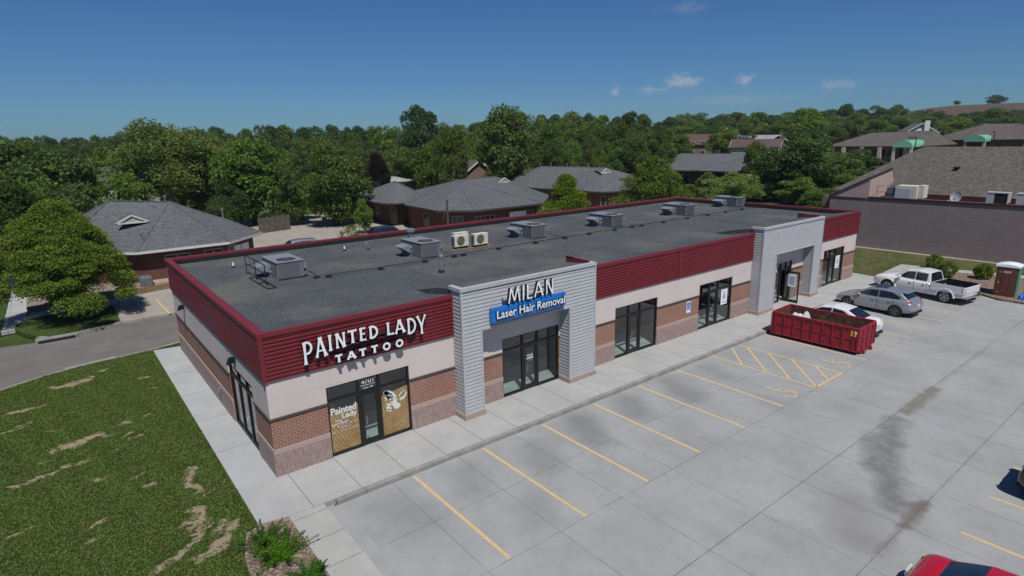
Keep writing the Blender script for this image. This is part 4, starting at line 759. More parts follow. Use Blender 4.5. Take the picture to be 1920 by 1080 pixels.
def ring(y, zb, zt, wb, w, wt, crown):
    r = [(0,zb),(wb*.8,zb),(wb,zb+.05),(w,zb+(zt-zb)*.34),(w*1.005,zb+(zt-zb)*.62),(w*.985,zt-(zt-zb)*.12),(wt,zt),(wt*.55,zt+crown*.8),(0,zt+crown)]
    return [(x, y, z) for x, z in r]+[(-x, y, z) for x, z in r[-2:0:-1]]
def car(name, label, cat, loc, rz, paint, S, cabin, r, wy, glass_side, opts):
    """S: stations (y, zbottom, ztop, wbottom, wmid, wtop, crown); cabin: dict of points"""
    t = thing(name, label, cat, loc, rz)
    mb = MB(); mb.loft([ring(*q) for q in S]); body = mb.build('body', paint, t, world=False, smooth=True, sub=1)
    W_ = max(q[4] for q in S); wt_at = lambda y: interp([(q[0], q[5]) for q in S[::-1]], y); zt_at = lambda y: interp([(q[0], q[2]) for q in S[::-1]], y); wm_at = lambda y: interp([(q[0], q[4]) for q in S[::-1]], y)
    # arches and wheels
    q = MB()
    for y in wy:
        for s in (-1, 1): q.cyl((s*(wm_at(y)-.30), y, r+.02), (s*(wm_at(y)+.004), y, r+.02), r*1.17, n=26)
    q.build('wheel_arch', M['car_black'], t, world=False)
    for y in wy:
        for s in (-1, 1): wheel(t, s*(wm_at(y)-.085), y, r, .215, opts.get('rim', M['rim']), opts.get('spokes', 5))
    # cabin: A windscreen foot, B roof front, M roof mid, C roof rear, D rear window foot
    P = cabin; top = [P['B'], P['M'], P['C']]; mb = MB(); lo = lambda y: (wt_at(y)+.01)
    zb0 = lambda y: zt_at(y)-.03
    A = P['A']; Dd = P['D']; n = 10
    prof = [(A[0], zb0(A[0]), lo(A[0])*.97)]+[tuple(p) for p in top]+[(Dd[0], zb0(Dd[0]), lo(Dd[0])*.95)]
    def half(y, z):  # tumblehome
        zc = zb0(y); zr = interp([(p[0], p[1]) for p in sorted(prof)], y); wr = interp([(p[0], p[2]) for p in sorted([(q_[0], q_[1], q_[2]) for q_ in prof])], y) if False else None
        w0 = lo(y)*.975; w1 = P['wroof']; zt_ = P['zroof']; k = (z-zc)/max(zt_-zc, .01); return w0+(w1-w0)*min(1, max(0, k))
    rings = []
    ys = [A[0]+(P['B'][0]-A[0])*k/4 for k in range(4)]+[P['B'][0], (P['B'][0]+P['M'][0])/2, P['M'][0], (P['M'][0]+P['C'][0])/2]+[P['C'][0]+(Dd[0]-P['C'][0])*k/4 for k in range(5)]
    zp = sorted([(A[0], zb0(A[0])+.0), (P['B'][0], P['B'][1]), (P['M'][0], P['M'][1]), (P['C'][0], P['C'][1]), (Dd[0], zb0(Dd[0])+.0)])
    for y in ys:
        z0 = zb0(y)-.05; z1 = max(interp(zp, y), z0+.02); w0 = lo(y)*.975; w1 = half(y, z1)
        rings.append([(w0, y, z0), (w1, y, z1-.03 if z1-z0 > .1 else z1-.005), (w1*.90, y, z1), (w1*.45, y, z1+.018), (0, y, z1+.024), (-w1*.45, y, z1+.018), (-w1*.90, y, z1), (-w1, y, z1-.03 if z1-z0 > .1 else z1-.005), (-w0, y, z0)])
    mb.loft(rings); cab = mb.build('cabin', paint, t, world=False, smooth=False, bevel=.012, seg=1)
    def panel(y0, y1, f0=.0, f1=1., inset=.86):
        """a glass sheet lying on the sloping face between profile positions y0 (low) and y1 (high)"""
        mb = MB(); N = 4; rows = []
        for k in range(N+1):
            y = y0+(y1-y0)*k/N; z1 = interp(zp, y); w1 = half(y, z1)*inset; d = .014; sg = 1 if y0 > y1 else -1
            nrm = Vector((0, (interp(zp, y1)-interp(zp, y0))*sg, abs(y1-y0))).normalized()*d
            rows.append([(w1*u, y+nrm.y, z1+nrm.z+.022*(1-u*u)) for u in (-1,-.6,-.2,.2,.6,1)])
        for a, b_ in zip(rows, rows[1:]):
            for k in range(5): mb.poly([a[k], a[k+1], b_[k+1], b_[k]])
        return mb
    a, b_ = A[0]-.06*(A[0]-P['B'][0]), P['B'][0]+.04*(A[0]-P['B'][0]); panel(a, b_).build('windscreen', M['car_glass'], t, world=False, smooth=True)
    c0 = Dd[0]+(P['C'][0]-Dd[0])*opts.get('rearlow', .08); c1 = P['C'][0]-(P['C'][0]-Dd[0])*.05; panel(c0, c1, inset=.84).build('rear_window', M['car_glass'], t, world=False, smooth=True)
    for poly in glass_side:
        for s in (-1, 1):
            q = MB(); q.poly([(s*(half(y, z)+.010), y, z) for y, z in poly][::s]); q.build('side_window', M['car_glass'], t, world=False)
    # doors: fine seams, handles, mirrors, lamps
    for y in opts['seams']:
        for s in (-1, 1): q = MB(); q.box(s*(W_-.03), s*(wm_at(y)+.006), y-.005, y+.005, opts.get('sill', .34), zt_at(y)-.06); q.build('door_seam', M['car_black'], t, world=False)
    for y in opts['handles']:
        for s in (-1, 1): MB().box(s*(wm_at(y)-.02), s*(wm_at(y)+.03), y-.09, y+.09, zt_at(y)-.17, zt_at(y)-.135).build('door_handle', paint, t, world=False, bevel=.01)
    for s in (-1, 1):
        q = MB(); q.ball((s*(wt_at(A[0])+.17), A[0]-.42, zt_at(A[0])+.07), .115, 10, .62); q.box(s*(wt_at(A[0])-.02), s*(wt_at(A[0])+.12), A[0]-.45, A[0]-.40, zt_at(A[0])+.01, zt_at(A[0])+.05); q.build('wing_mirror', paint, t, world=False, smooth=True)
    for poly in opts['tail']:
        for s in (-1, 1):
            q = MB(); pts = [(s*x, y, z) for x, y, z in poly]; cx = Vector((0,.35,.0)); q.loft([pts, [(p[0]*.93, p[1]+.07, p[2]) for p in pts]]); q.build('tail_light', M['taillight'], t, world=False)
    for poly in opts['head']:
        for s in (-1, 1):
            q = MB(); pts = [(s*x, y, z) for x, y, z in poly]; q.loft([pts, [(p[0]*.93, p[1]-.07, p[2]) for p in pts]]); q.build('headlight', M['headlight'], t, world=False)
    yr = min(q[0] for q in S); MB().box(-.16,.16, yr-.022, yr+.03, opts.get('plz', .62), opts.get('plz', .62)+.15).build('number_plate', M['plate'], t, world=False)
    yf = max(q[0] for q in S); MB().box(-.42,.42, yf-.05, yf+.012, .30, .44).build('grille', M['car_black'], t, world=False)
    MB().box(-.62,.62, yr-.012, yr+.1, .22, .34).build('bumper_insert', M['car_black'], t, world=False); MB().box(-.55,.55, yf-.06, yf+.014, .17, .24).build('bumper_insert', M['car_black'], t, world=False)
    return t
ZL = -.148
S_h = [(2.18,.30,.52,.50,.60,.46,.01),(2.10,.22,.66,.66,.76,.60,.03),(1.75,.19,.80,.80,.88,.70,.05),(1.2,.17,.92,.84,.905,.76,.05),(.85,.17,.97,.85,.91,.80,.04),(0,.17,.97,.86,.912,.82,.0),(-.9,.17,1.00,.86,.915,.83,.0),(-1.5,.19,1.03,.84,.91,.80,.0),(-1.95,.24,1.02,.78,.87,.74,.0),(-2.12,.30,.86,.68,.80,.68,.0),(-2.18,.36,.62,.58,.72,.58,.0)]
hatch = car('parked_hatchback', 'silver hatchback with dark alloy wheels parked between the white sedan and the white pickup', 'car', (34.18,-4.42,ZL), R(-2.5), M['p_silver'], S_h,
  dict(A=(1.12,.96), B=(.30,1.38,.60), M=(-.35,1.455,.60), C=(-1.45,1.37,.58), D=(-2.02,.98), wroof=.60, zroof=1.44), .325, (1.33,-1.33),
  [[(.86,1.0),(.26,1.31),(-.28,1.37),(-.30,1.0)], [(-.36,1.0),(-.34,1.37),(-1.0,1.35),(-1.52,1.14),(-1.42,1.05)]],
  dict(rim=M['rim_dk'], seams=(.95,-.33,-1.20), handles=(-.12,-1.02), tail=[[(.60,-2.10,.82),(.80,-2.02,.78),(.86,-1.72,.88),(.80,-1.95,.99),(.66,-2.06,.98)]], head=[[(.55,2.09,.60),(.74,1.92,.62),(.83,1.55,.76),(.66,1.88,.73)]], rearlow=.32))
MB().box(-.38,.38,-.55,.10,1.462,1.482).build('sunroof', M['car_glass'], hatch, world=False)
q = MB(); q.loft([[(-.52,-1.5,1.385),(.52,-1.5,1.385),(.52,-1.5,1.41),(-.52,-1.5,1.41)],[(-.50,-1.72,1.355),(.50,-1.72,1.355),(.50,-1.72,1.37),(-.50,-1.72,1.37)]]); q.build('spoiler', M['p_silver'], hatch, world=False)
S_s = [(2.42,.32,.50,.50,.62,.46,.01),(2.32,.22,.64,.68,.80,.60,.03),(1.9,.18,.76,.82,.90,.70,.05),(1.2,.17,.87,.86,.92,.76,.05),(.85,.17,.92,.87,.925,.80,.03),(0,.17,.93,.87,.93,.82,.0),(-.9,.17,.95,.87,.93,.83,.0),(-1.5,.19,.985,.85,.92,.76,.01),(-1.95,.22,1.00,.80,.89,.70,.02),(-2.30,.28,.94,.72,.83,.66,.0),(-2.42,.36,.64,.60,.74,.58,.0)]
SED = dict(A=(1.15,.92), B=(.25,1.34,.58), M=(-.35,1.43,.58), C=(-1.05,1.35,.56), D=(-1.86,.99), wroof=.585, zroof=1.42)
SG = [[(.92,.97),(.22,1.28),(-.30,1.34),(-.32,.97)], [(-.38,.97),(-.36,1.34),(-.86,1.31),(-1.40,1.06),(-1.28,.99)]]
def sedan(label, loc, rz, paint):
    return car('parked_sedan', label, 'car', loc, rz, paint, S_s, SED, .33, (1.42,-1.40), SG, dict(rim=M['rim'], seams=(.92,-.35,-1.18), handles=(-.15,-1.0), tail=[[(.48,-2.38,.72),(.78,-2.20,.70),(.86,-1.90,.82),(.80,-2.05,.88),(.52,-2.33,.86)]], head=[[(.50,2.28,.56),(.74,2.12,.58),(.84,1.75,.70),(.66,2.05,.68)]]))
sedan('white sedan half hidden behind the red roll-off bin', (28.45,-4.25,ZL), R(-1), M['p_white']); sedan('bright red sedan with a dark rear window, only partly in view', (9.75,-16.85,ZL), R(180), M['p_red'])
S_u = [(2.3,.36,.62,.55,.66,.52,.02),(2.2,.26,.80,.72,.84,.66,.04),(1.7,.22,.98,.86,.93,.76,.04),(1.15,.2,1.05,.88,.95,.80,.03),(.6,.2,1.06,.88,.955,.84,0),(-.9,.2,1.08,.88,.955,.84,0),(-1.7,.22,1.10,.86,.95,.82,0),(-2.15,.28,1.08,.80,.90,.78,0),(-2.28,.36,.9,.72,.84,.72,0),(-2.32,.42,.66,.64,.78,.64,0)]
def suv(label, loc, rz, paint):
    return car('parked_suv', label, 'car', loc, rz, paint, S_u, dict(A=(1.05,1.05), B=(.35,1.60,.64), M=(-.5,1.68,.64), C=(-1.85,1.60,.62), D=(-2.18,1.08), wroof=.65, zroof=1.66), .36, (1.38,-1.38),
      [[(.82,1.10),(.30,1.50),(-.25,1.56),(-.27,1.10)],[(-.33,1.10),(-.31,1.56),(-1.15,1.55),(-1.2,1.10)],[(-1.27,1.12),(-1.24,1.54),(-1.72,1.48),(-1.90,1.20)]], dict(seams=(.9,-.3,-1.2), handles=(-.1,-1.0), tail=[[(.62,-2.27,.86),(.84,-2.18,.84),(.88,-1.98,.96),(.84,-2.16,1.06),(.66,-2.22,1.06)]], head=[[(.5,2.19,.70),(.76,2.08,.70),(.86,1.72,.84),(.62,2.08,.84)]]))
suv('silver crossover seen over the rear parapet near the corner of the brick office', (13.3,37.3,-.02), R(88), M['p_silver']); suv('black sport utility vehicle behind the rear parapet next to the small pale sapling', (24.0,39.3,-.02), R(-97), M['p_black'])
suv('black vehicle barely in view beside its round shadow on the lot', (17.25,-17.25,ZL), R(180), M['p_black'])
# pickup: cab body, open bed
S_p = [(2.78,.42,.74,.62,.72,.60,.02),(2.72,.34,.94,.76,.86,.70,.04),(2.35,.32,1.08,.88,.93,.80,.05),(1.6,.30,1.14,.90,.94,.80,.05),(1.25,.30,1.12,.90,.945,.84,.02),(.5,.30,1.10,.90,.945,.86,0),(-.72,.30,1.12,.90,.945,.86,0),(-.80,.30,1.12,.90,.945,.86,0),(-.86,.30,.78,.88,.93,.86,0),(-1.6,.32,.78,.88,.94,.88,0),(-2.70,.40,.78,.86,.93,.88,0),(-2.78,.44,.74,.84,.92,.86,0)]
pk = car('parked_pickup', 'white crew cab pickup with a dark empty bed, parked nearest the planting bed', 'pickup truck', (39.75,-4.98,ZL), R(-9), M['p_white'], S_p,
  dict(A=(1.42,1.12), B=(.72,1.66,.66), M=(.0,1.74,.66), C=(-.66,1.68,.65), D=(-.84,1.14), wroof=.665, zroof=1.73), .39, (1.72,-1.75),
  [[(1.12,1.16),(.66,1.56),(.16,1.62),(.14,1.16)],[(.08,1.16),(.10,1.62),(-.58,1.60),(-.60,1.16)]], dict(spokes=6, sill=.46, seams=(1.22,.11,-.68), handles=(.32,-.50), tail=[[(.84,-2.83,.80),(.975,-2.72,.80),(.975,-2.66,1.12),(.84,-2.82,1.12)]], head=[[(.55,2.72,.80),(.80,2.55,.80),(.88,2.30,.96),(.66,2.60,.96)]], plz=.46, rearlow=.2))
q = MB(); q.box(.90,.965,-2.78,-.87,.70,1.17); q.box(-.965,-.90,-2.78,-.87,.70,1.17); q.box(-.895,.895,-2.80,-2.73,.72,1.15); q.box(-.895,.895,-.94,-.875,.72,1.17); q.build('bed', M['p_white'], pk, world=False, bevel=.02)
q = MB(); q.box(-.896,.896,-2.725,-.945,.80,.83); 
for s in (-1, 1): q.box(s*.885,s*.8985,-2.725,-.945,.83,1.168); q.box(s*.90,s*.95,-2.74,-.93,1.172,1.185)
q.box(-.88,.88,-2.728,-2.715,.83,1.15); q.box(-.88,.88,-.955,-.942,.83,1.165); q.build('bed_liner', M['car_black'], pk, world=False)
for y in (1.72,-1.75):
    for s in (-1, 1):
        f = MB(); n = 9; f.loft([[(s*.93, y+rr*math.cos(R(180*k/n)), .41+rr*math.sin(R(180*k/n))) for rr in (.46,.56)]+[(s*.985, y+rr*math.cos(R(180*k/n)), .41+rr*math.sin(R(180*k/n))) for rr in (.53,.46)] for k in range(n+1)]); f.build('wheel_flare', M['p_white'], pk, world=False)
MB().box(-.88,.88,-2.93,-2.80,.46,.60).build('rear_bumper', M['chrome'], pk, world=False, bevel=.02)

# ---------------------------------------------------------------- roll-off bin
bn = thing('roll_off_bin', 'long red steel roll-off bin with rusty inside, white sheeting and debris in it', 'skip', (25.98,-4.9,ZL), R(1.8))
LY, WX, ZB0, ZT0 = 2.12, .98, .18, 1.36
q = MB()
q.box(-WX,-WX+.05,-LY,LY,ZB0,ZT0-.08); q.box(WX-.05,WX,-LY,LY,ZB0,ZT0-.08); q.box(-WX+.05,WX-.05,LY-.05,LY,ZB0,ZT0-.08); q.box(-WX+.05,WX-.05,-LY,LY-.05,ZB0,ZB0+.05); q.build('bin_wall', M['dump'], bn, world=False)
q = MB()
for s in (-1, 1): q.box(s*(WX-.06),s*(WX+.05),-LY-.02,LY+.02,ZT0-.08,ZT0); q.box(s*(WX-.01),s*(WX+.045),-LY,LY,ZB0-.02,ZB0+.07); q.box(s*(WX+.0),s*(WX+.028),-LY,LY,.72,.765)
for s in (-1, 1): q.box(-(WX-.06),(WX-.06),s*LY-.04,s*LY+.05,ZT0-.08,ZT0)
for k in range(9):
    y = -LY+.22+k*(2*LY-.4)/8
    for s in (-1, 1): q.box(s*(WX-.0),s*(WX+.055),y-.03,y+.03,ZB0+.071,ZT0-.081)
q.box(-WX-.055,-WX,-LY-.05,-LY+.05,ZB0,ZT0-.081); q.box(WX,WX+.055,-LY-.05,-LY+.05,ZB0,ZT0-.081); q.box(-WX-.055,-WX,LY-.05,LY+.05,ZB0,ZT0-.081); q.box(WX,WX+.055,LY-.05,LY+.05,ZB0,ZT0-.081)
q.build('rib', M['dump'], bn, world=False, bevel=.008, seg=1)
q = MB(); q.box(-WX+.05,WX-.05,-LY-.03,-LY+.02,ZB0,ZT0-.09); 
for x in (-.55,0,.55): q.box(x-.03,x+.03,-LY-.075,-LY-.031,ZB0+.05,ZT0-.1)
for z in (.5,.9): q.box(-WX+.1,WX-.1,-LY-.07,-LY-.0315,z,z+.05)
q.bar((.85,-LY-.09,.3),(.85,-LY-.09,1.2),.04); q.build('end_door', M['dump'], bn, world=False)
q = MB(); 
for s in (-1, 1): q.box(s*.38,s*.50,-LY-.16,LY+.12,.02,ZB0-.021)
q.box(-.7,.7,-LY-.06,-LY+.2,.06,ZB0-.022); q.build('skid', M['dump'], bn, world=False)
q = MB()
for x in (-.8,-.3,.3,.8): q.cyl((x-.06,LY+.07,.12),(x+.06,LY+.07,.12),.09,n=12)
q.build('roller', M['rust'], bn, world=False)
q = MB(); q.box(-WX+.051,-WX+.058,-LY+.03,LY-.06,ZB0+.05,ZT0-.082); q.box(WX-.058,WX-.051,-LY+.03,LY-.06,ZB0+.05,ZT0-.082); q.box(-WX+.06,WX-.06,LY-.062,LY-.051,ZB0+.05,ZT0-.082); q.box(-WX+.06,WX-.06,-LY+.021,-LY+.032,ZB0+.05,ZT0-.082); q.build('inner_lining', M['rust'], bn, world=False)
MB().box(-WX-.031,-WX-.029+.002,-LY+.10,-LY+.36,.92,1.22).build('warning_sticker', M['sticker'], bn, world=False); MB().box(-WX-.036,-WX-.032,-LY+.02,-LY+.28,1.08,1.16).build('label_plate', M['decal'], bn, world=False)
def heap(name, cx, cy, z0, rx, ry, hh, m, label, cat, seed, n=22):
    rng = random.Random(seed); mb = MB(); ph = [rng.uniform(0, 6.3) for _ in range(6)]
    mb.v = []
    for i in range(n+1):
        for j in range(n+1):
            u, v = i/n*2-1, j/n*2-1; r_ = min(1, math.hypot(u, v)); zz = hh*max(0, 1-r_**2)*(1+.25*math.sin(5*u+ph[0])*math.cos(4*v+ph[1])+.2*math.sin(11*v+ph[2]+3*u))+rng.uniform(0,.035)*(1 if r_ < .97 else 0)
            mb.v.append((cx+rx*u*(1 if abs(v) < .7 else .9), cy+ry*v, z0+zz))
    for i in range(n):
        for j in range(n): k = i*(n+1)+j; mb.f.append((k,k+n+1,k+n+2,k+1)); mb.mi.append(0)
    o = mb.build(name, m); tag(o, label, cat); return o
heap('debris_pile', 25.98, -4.9, .14, .88, 2.0, .18, M['debris'], 'brown building debris lying in the bottom of the red bin', 'debris', 3, 40)
heap('plastic_sheeting', 25.75, -3.9, .28, .55, .85, .82, M['bag'], 'crumpled white plastic sheeting heaped in the far end of the red bin', 'plastic sheeting', 5, 26)
heap('plastic_scrap', 26.2, -5.9, .30, .10, .12, .22, M['bag'], 'small white plastic scrap near the door end of the red bin', 'plastic scrap', 9, 8)

# ---------------------------------------------------------------- portable toilet, tarp, shrubs
t = thing('portable_toilet', 'brown and teal portable toilet with a white domed roof at the edge of the lot', 'portable toilet', (43.05,-8.57,-.15), R(3))
MB().box(-.56,.56,-.54,.54,.0,.14).build('base', M['rubber'], t, world=False); q = MB(); q.box(-.55,.55,-.53,-.50,.14,2.02); q.box(-.55,.55,.50,.53,.14,2.02); q.box(.52,.55,-.50,.50,.14,2.02)
for y in (-.545,.532): 
    for x in (-.3,0,.3): q.box(x-.09,x+.09,y,y+.013,.4,1.9)
q.build('side_panel', M['toilet_t'], t, world=False)
q = MB(); q.box(-.575,-.55,-.55,-.44,.10,2.06); q.box(-.575,-.55,.44,.55,.10,2.06); q.loft([[(-.575,-.44,1.93),(-.55,-.44,1.93),(-.55,-.44,2.04),(-.575,-.44,2.04)],[(-.575,0,1.95),(-.55,0,1.95),(-.55,0,2.16),(-.575,0,2.16)],[(-.575,.44,1.93),(-.55,.44,1.93),(-.55,.44,2.04),(-.575,.44,2.04)]]); q.build('door_frame', M['toilet_b'], t, world=False)
d = MB().box(-.585,-.56,-.44,.44,.14,1.93).build('door', M['toilet_b'], t, world=False, bevel=.01); q = MB()
for pts in ([(-.22,1.72),(-.16,1.4),(-.22,1.1),(-.17,.8),(-.22,.5)],[(.18,1.72),(.26,1.3),(.16,.9),(.24,.5)],[(-.1,.35),(.1,.35)],[(.0,1.25),(.1,1.3),(.14,1.2),(.1,1.05)]):
    for a, c in zip(pts, pts[1:]): q.bar((-.592,a[0],a[1]),(-.592,c[0],c[1]),.035,.02,up=(1,0,0))
q.build('door_relief', M['toilet_b'], d, world=False, bevel=.006); MB().box(-.594,-.586,-.22,.22,1.62,1.76).build('sign_plate', M['pink'], d, world=False)
q = MB()
for z in (.35,1.0,1.65): q.ball((-.595,.36,z),.03,8)
q.build('hinge', M['galv'], d, world=False)
q = MB(); q.loft([[(x, y, 2.05+.20*math.cos(y/.62*1.3)*(1-.35*(x/.62)**2)) for y in [-.62+1.24*k/10 for k in range(11)]]+[(x, y, 2.0) for y in (.62,-.62)] for x in [-.62+1.24*k/8 for k in range(9)]]); q.build('roof', M['toilet_w'], t, world=False, smooth=False)
heap('blue_tarp', 42.65, -9.65, -.12, .55, .42, .42, M['tarp'], 'crumpled bright blue tarp on the ground beside the portable toilet', 'tarp', 12, 18)
def leafmesh(name, pts, nrm_rand, size, mat, rng, aspect=.55, extra=None):
    n = len(pts); c = np.array(pts); d = rng.normal(size=(n, 3)); d[:, 2] += nrm_rand; d /= np.linalg.norm(d, axis=1)[:, None]
    r = rng.normal(size=(n, 3)); a = np.cross(d, r); a /= np.linalg.norm(a, axis=1)[:, None]+1e-9; b_ = np.cross(d, a); s = size*rng.uniform(.6, 1.35, n)[:, None]
    V = np.stack([c-a*s*.5, c-b_*s*aspect*.5+d*s*.08, c+a*s*.5, c+b_*s*aspect*.5+d*s*.08], 1).reshape(-1, 3)
    me = bpy.data.meshes.new(name); me.vertices.add(4*n); me.vertices.foreach_set('co', V.ravel()); me.loops.add(4*n); me.loops.foreach_set('vertex_index', np.arange(4*n)); me.polygons.add(n); me.polygons.foreach_set('loop_start', np.arange(n)*4)
    try: me.polygons.foreach_set('loop_total', np.full(n, 4))
    except Exception: pass
    for mm in (mat if isinstance(mat, list) else [mat]): me.materials.append(mm)
    if extra is not None: me.polygons.foreach_set('material_index', extra)
    me.update(calc_edges=True); me.validate(); return me
def crown_pts(rng, n, shape, nb, low=.0):
    """points in lumps over a unit crown (radius 1, z 0.5 .. 2.2)"""
    cs = []
    for k in range(nb):
        th = rng.uniform(0, 2*math.pi); u = rng.uniform(-1, 1); sn = math.sqrt(1-u*u); rad = rng.uniform(.50, .80) if k > nb*.25 else rng.uniform(.1, .5)
        if shape == 'cone': z = rng.uniform(0, 1)**1.35; w = (1-z**1.15)**.78*.84*(1 if k > nb*.2 else .4); c = (w*math.cos(th), w*math.sin(th), .30+z*1.66, .22+.16*(1-z))
        elif shape == 'dome': z = rng.uniform(0, 1)**1.15; w = (1-z**1.35)**.80*(.90+.10*math.sin(3*th+1))*.90*(1 if k > nb*.3 else .5); c = (w*math.cos(th), w*math.sin(th), .48+z*1.50+.10*math.sin(2*th), rng.uniform(.11,.21))
        elif shape == 'tall': c = (rad*.86*sn*math.cos(th), rad*.86*sn*math.sin(th), 1.10+rad*1.12*u, rng.uniform(.22, .36))
        elif shape == 'wide': c = (rad*1.06*sn*math.cos(th), rad*1.06*sn*math.sin(th), 1.10+rad*(1.05 if u > 0 else .80)*u, rng.uniform(.20, .32))
        else: c = (rad*.98*sn*math.cos(th), rad*.98*sn*math.sin(th), 1.06+rad*1.08*u, rng.uniform(.22, .36))
        cs.append(c)
    cs = np.array(cs); idx = rng.integers(0, nb, n); d = rng.normal(size=(n, 3)); d /= np.linalg.norm(d, axis=1)[:, None]; d[:, 2] = np.where(rng.random(n) < .6, np.abs(d[:, 2]), d[:, 2])
    rr = rng.uniform(.55, 1.04, n)[:, None]; return cs[idx, :3]+d*cs[idx, 3:4]*rr*np.array([1.05, 1.05, .85])
def trunk_mb(rng, hh=1.25, r=.06, limbs=6, z0=-.15):
    mb = MB(); mb.cyl((0,0,z0),(0,0,.5),r*1.25,r*.9,n=9); mb.cyl((0,0,.5),(.03,.02,hh),r*.9,r*.4,n=8)
    for k in range(limbs):
        a = 2*math.pi*k/limbs+rng.uniform(-.3,.3); z = rng.uniform(.45, 1.0); q = (.45*math.cos(a), .45*math.sin(a), z+.42); mb.cyl((0,0,z), q, r*.5, r*.26, n=6); mb.cyl(q, (q[0]*1.15, q[1]*1.15, q[2]+.16), r*.26, r*.10, n=5)
    return mb
def bush(loc, r, label, mat, n=3500, grp=None, name='shrub', leaf=.05, hgt=.8):
    rng = np.random.default_rng(int(loc[0]*100+loc[1]*7)&0xffff); nb = 34; th = rng.uniform(0, 6.283, nb); ph = np.arccos(rng.uniform(-.7, 1, nb)); cs = np.stack([.68*np.sin(ph)*np.cos(th), .68*np.sin(ph)*np.sin(th), .78+.72*np.cos(ph)*hgt*1.25], 1)
    idx = rng.integers(0, nb, n); d = rng.normal(size=(n, 3)); d /= np.linalg.norm(d, axis=1)[:, None]; P = (cs[idx]+d*.28*rng.uniform(.5, 1.05, n)[:, None])*r; P[:, 2] = np.maximum(P[:, 2], .01)
    t = thing(name, label, 'shrub', loc, group=grp); o = bpy.data.objects.new('foliage', leafmesh('foliage', P, .5, leaf, mat, rng)); COL.objects.link(o); o.parent = t
    q = MB()
    for k in range(5): q.cyl((0,0,-.02),(.35*r*math.cos(k*1.3),.35*r*math.sin(k*1.3),.5*r),.02,.01,n=5)
    q.build('stem', M['bark'], t, world=False); return t
bush((48.3,-3.0,-.02), .68, 'round green shrub by the far path, farthest from the portable toilet', M['bright_leaf'], 6500, 'round shrubs in the far planting bed', leaf=.075); bush((45.95,-4.55,-.02), .72, 'middle round green shrub, just behind the cab of the white pickup', M['bright_leaf'], 6500, 'round shrubs in the far planting bed', leaf=.075); bush((47.1,-6.35,-.02), .66, 'round green shrub nearest the portable toilet', M['bright_leaf'], 6500, 'round shrubs in the far planting bed', leaf=.075)
def juniper(loc, r, label, seed):
    rng = np.random.default_rng(seed); P = []; t = thing('juniper', label, 'shrub', loc, group='junipers in the near planting bed'); st = MB()
    for k in range(30):
        a = rng.uniform(0, 6.283); L = r*rng.uniform(.5, 1.05); e = rng.uniform(.15, .95); m_ = 170; s_ = rng.uniform(.08, 1, m_); dx, dy = math.cos(a), math.sin(a)
        px_ = np.stack([dx*L*s_*math.cos(e), dy*L*s_*math.cos(e), .03+L*s_*math.sin(e)*.8], 1); w = (.012+.075*(1-s_))*r; P.append(px_+rng.normal(size=(m_, 3))*w[:, None]); st.cyl((0,0,0), tuple(px_[np.argmax(s_)]), .012, .004, n=4)
    o = bpy.data.objects.new('foliage', leafmesh('foliage', np.concatenate(P), .3, .062, M['needle'], rng, .28)); COL.objects.link(o); o.parent = t; st.build('stem', M['bark'], t, world=False)
juniper((-1.30,-3.05,-.04), .80, 'spreading bright green juniper closest to the corner of the sidewalk', 1); juniper((-1.10,-3.95,-.04), .98, 'largest spreading juniper in the mulch, between the other two', 2); juniper((-.85,-5.15,-.04), .62, 'small juniper partly out of view beside the entry path', 3)
bush((-8.25,11.2,-.05), .42, 'small dark shrub by itself on the lawn near the street', M['dark_leaf'], 1600, leaf=.07)

# grass blades over the near lawn, thinning out round the bare patches
rng = np.random.default_rng(21); n = 330000
gx = rng.uniform(-13, -1.15, n); gy = rng.uniform(-5.5, 17.3, n)
def inside(px, py, poly):
    ins = np.zeros(len(px), bool); j = len(poly)-1
    for i in range(len(poly)):
        (xa, ya), (xb, yb) = poly[i], poly[j]; c = ((ya > py) != (yb > py)) & (px < (xb-xa)*(py-ya)/((yb-ya) or 1e-9)+xa); ins ^= c; j = i
    return ins
keep = inside(gx, gy, lawn); dens = np.zeros(n)
wx = gx+.18*np.sin(gy*5.1+1.3*np.sin(gx*7))+.07*np.sin(gy*17+gx*5); wy = gy+.12*np.sin(gx*6.3+gy*2)+.05*np.sin(gx*21)
for a, b, r0, f in LAWN:
    ab = np.array(b)-np.array(a); t_ = np.clip(((wx-a[0])*ab[0]+(wy-a[1])*ab[1])/max(ab@ab, 1e-6), 0, 1); d_ = np.hypot(wx-a[0]-t_*ab[0], wy-a[1]-t_*ab[1]); dens = np.maximum(dens, np.clip(1-(d_-r0*.7)/(f*.75), 0, 1))
thin = .5+.5*np.sin(gx*2.1+1.5*np.sin(gy*1.3))*np.sin(gy*1.7+np.sin(gx*2.9)); thin2 = (np.sin(gx*9+3*np.sin(gy*5))*np.sin(gy*13+2*np.sin(gx*4)) > .72)
keep &= rng.random(n) > np.clip(dens*1.15, 0, .985); keep &= ~(thin2 & (rng.random(n) < .75) & (thin > .55))
P = np.stack([gx[keep], gy[keep], np.full(keep.sum(), -.022)+rng.uniform(0, .02, keep.sum())], 1)
o = bpy.data.objects.new('grass', leafmesh('grass', P, .9, .058, M['blade'], rng, .45)); COL.objects.link(o); stuff(o, 'mown grass blades over the near lawn', 'grass')
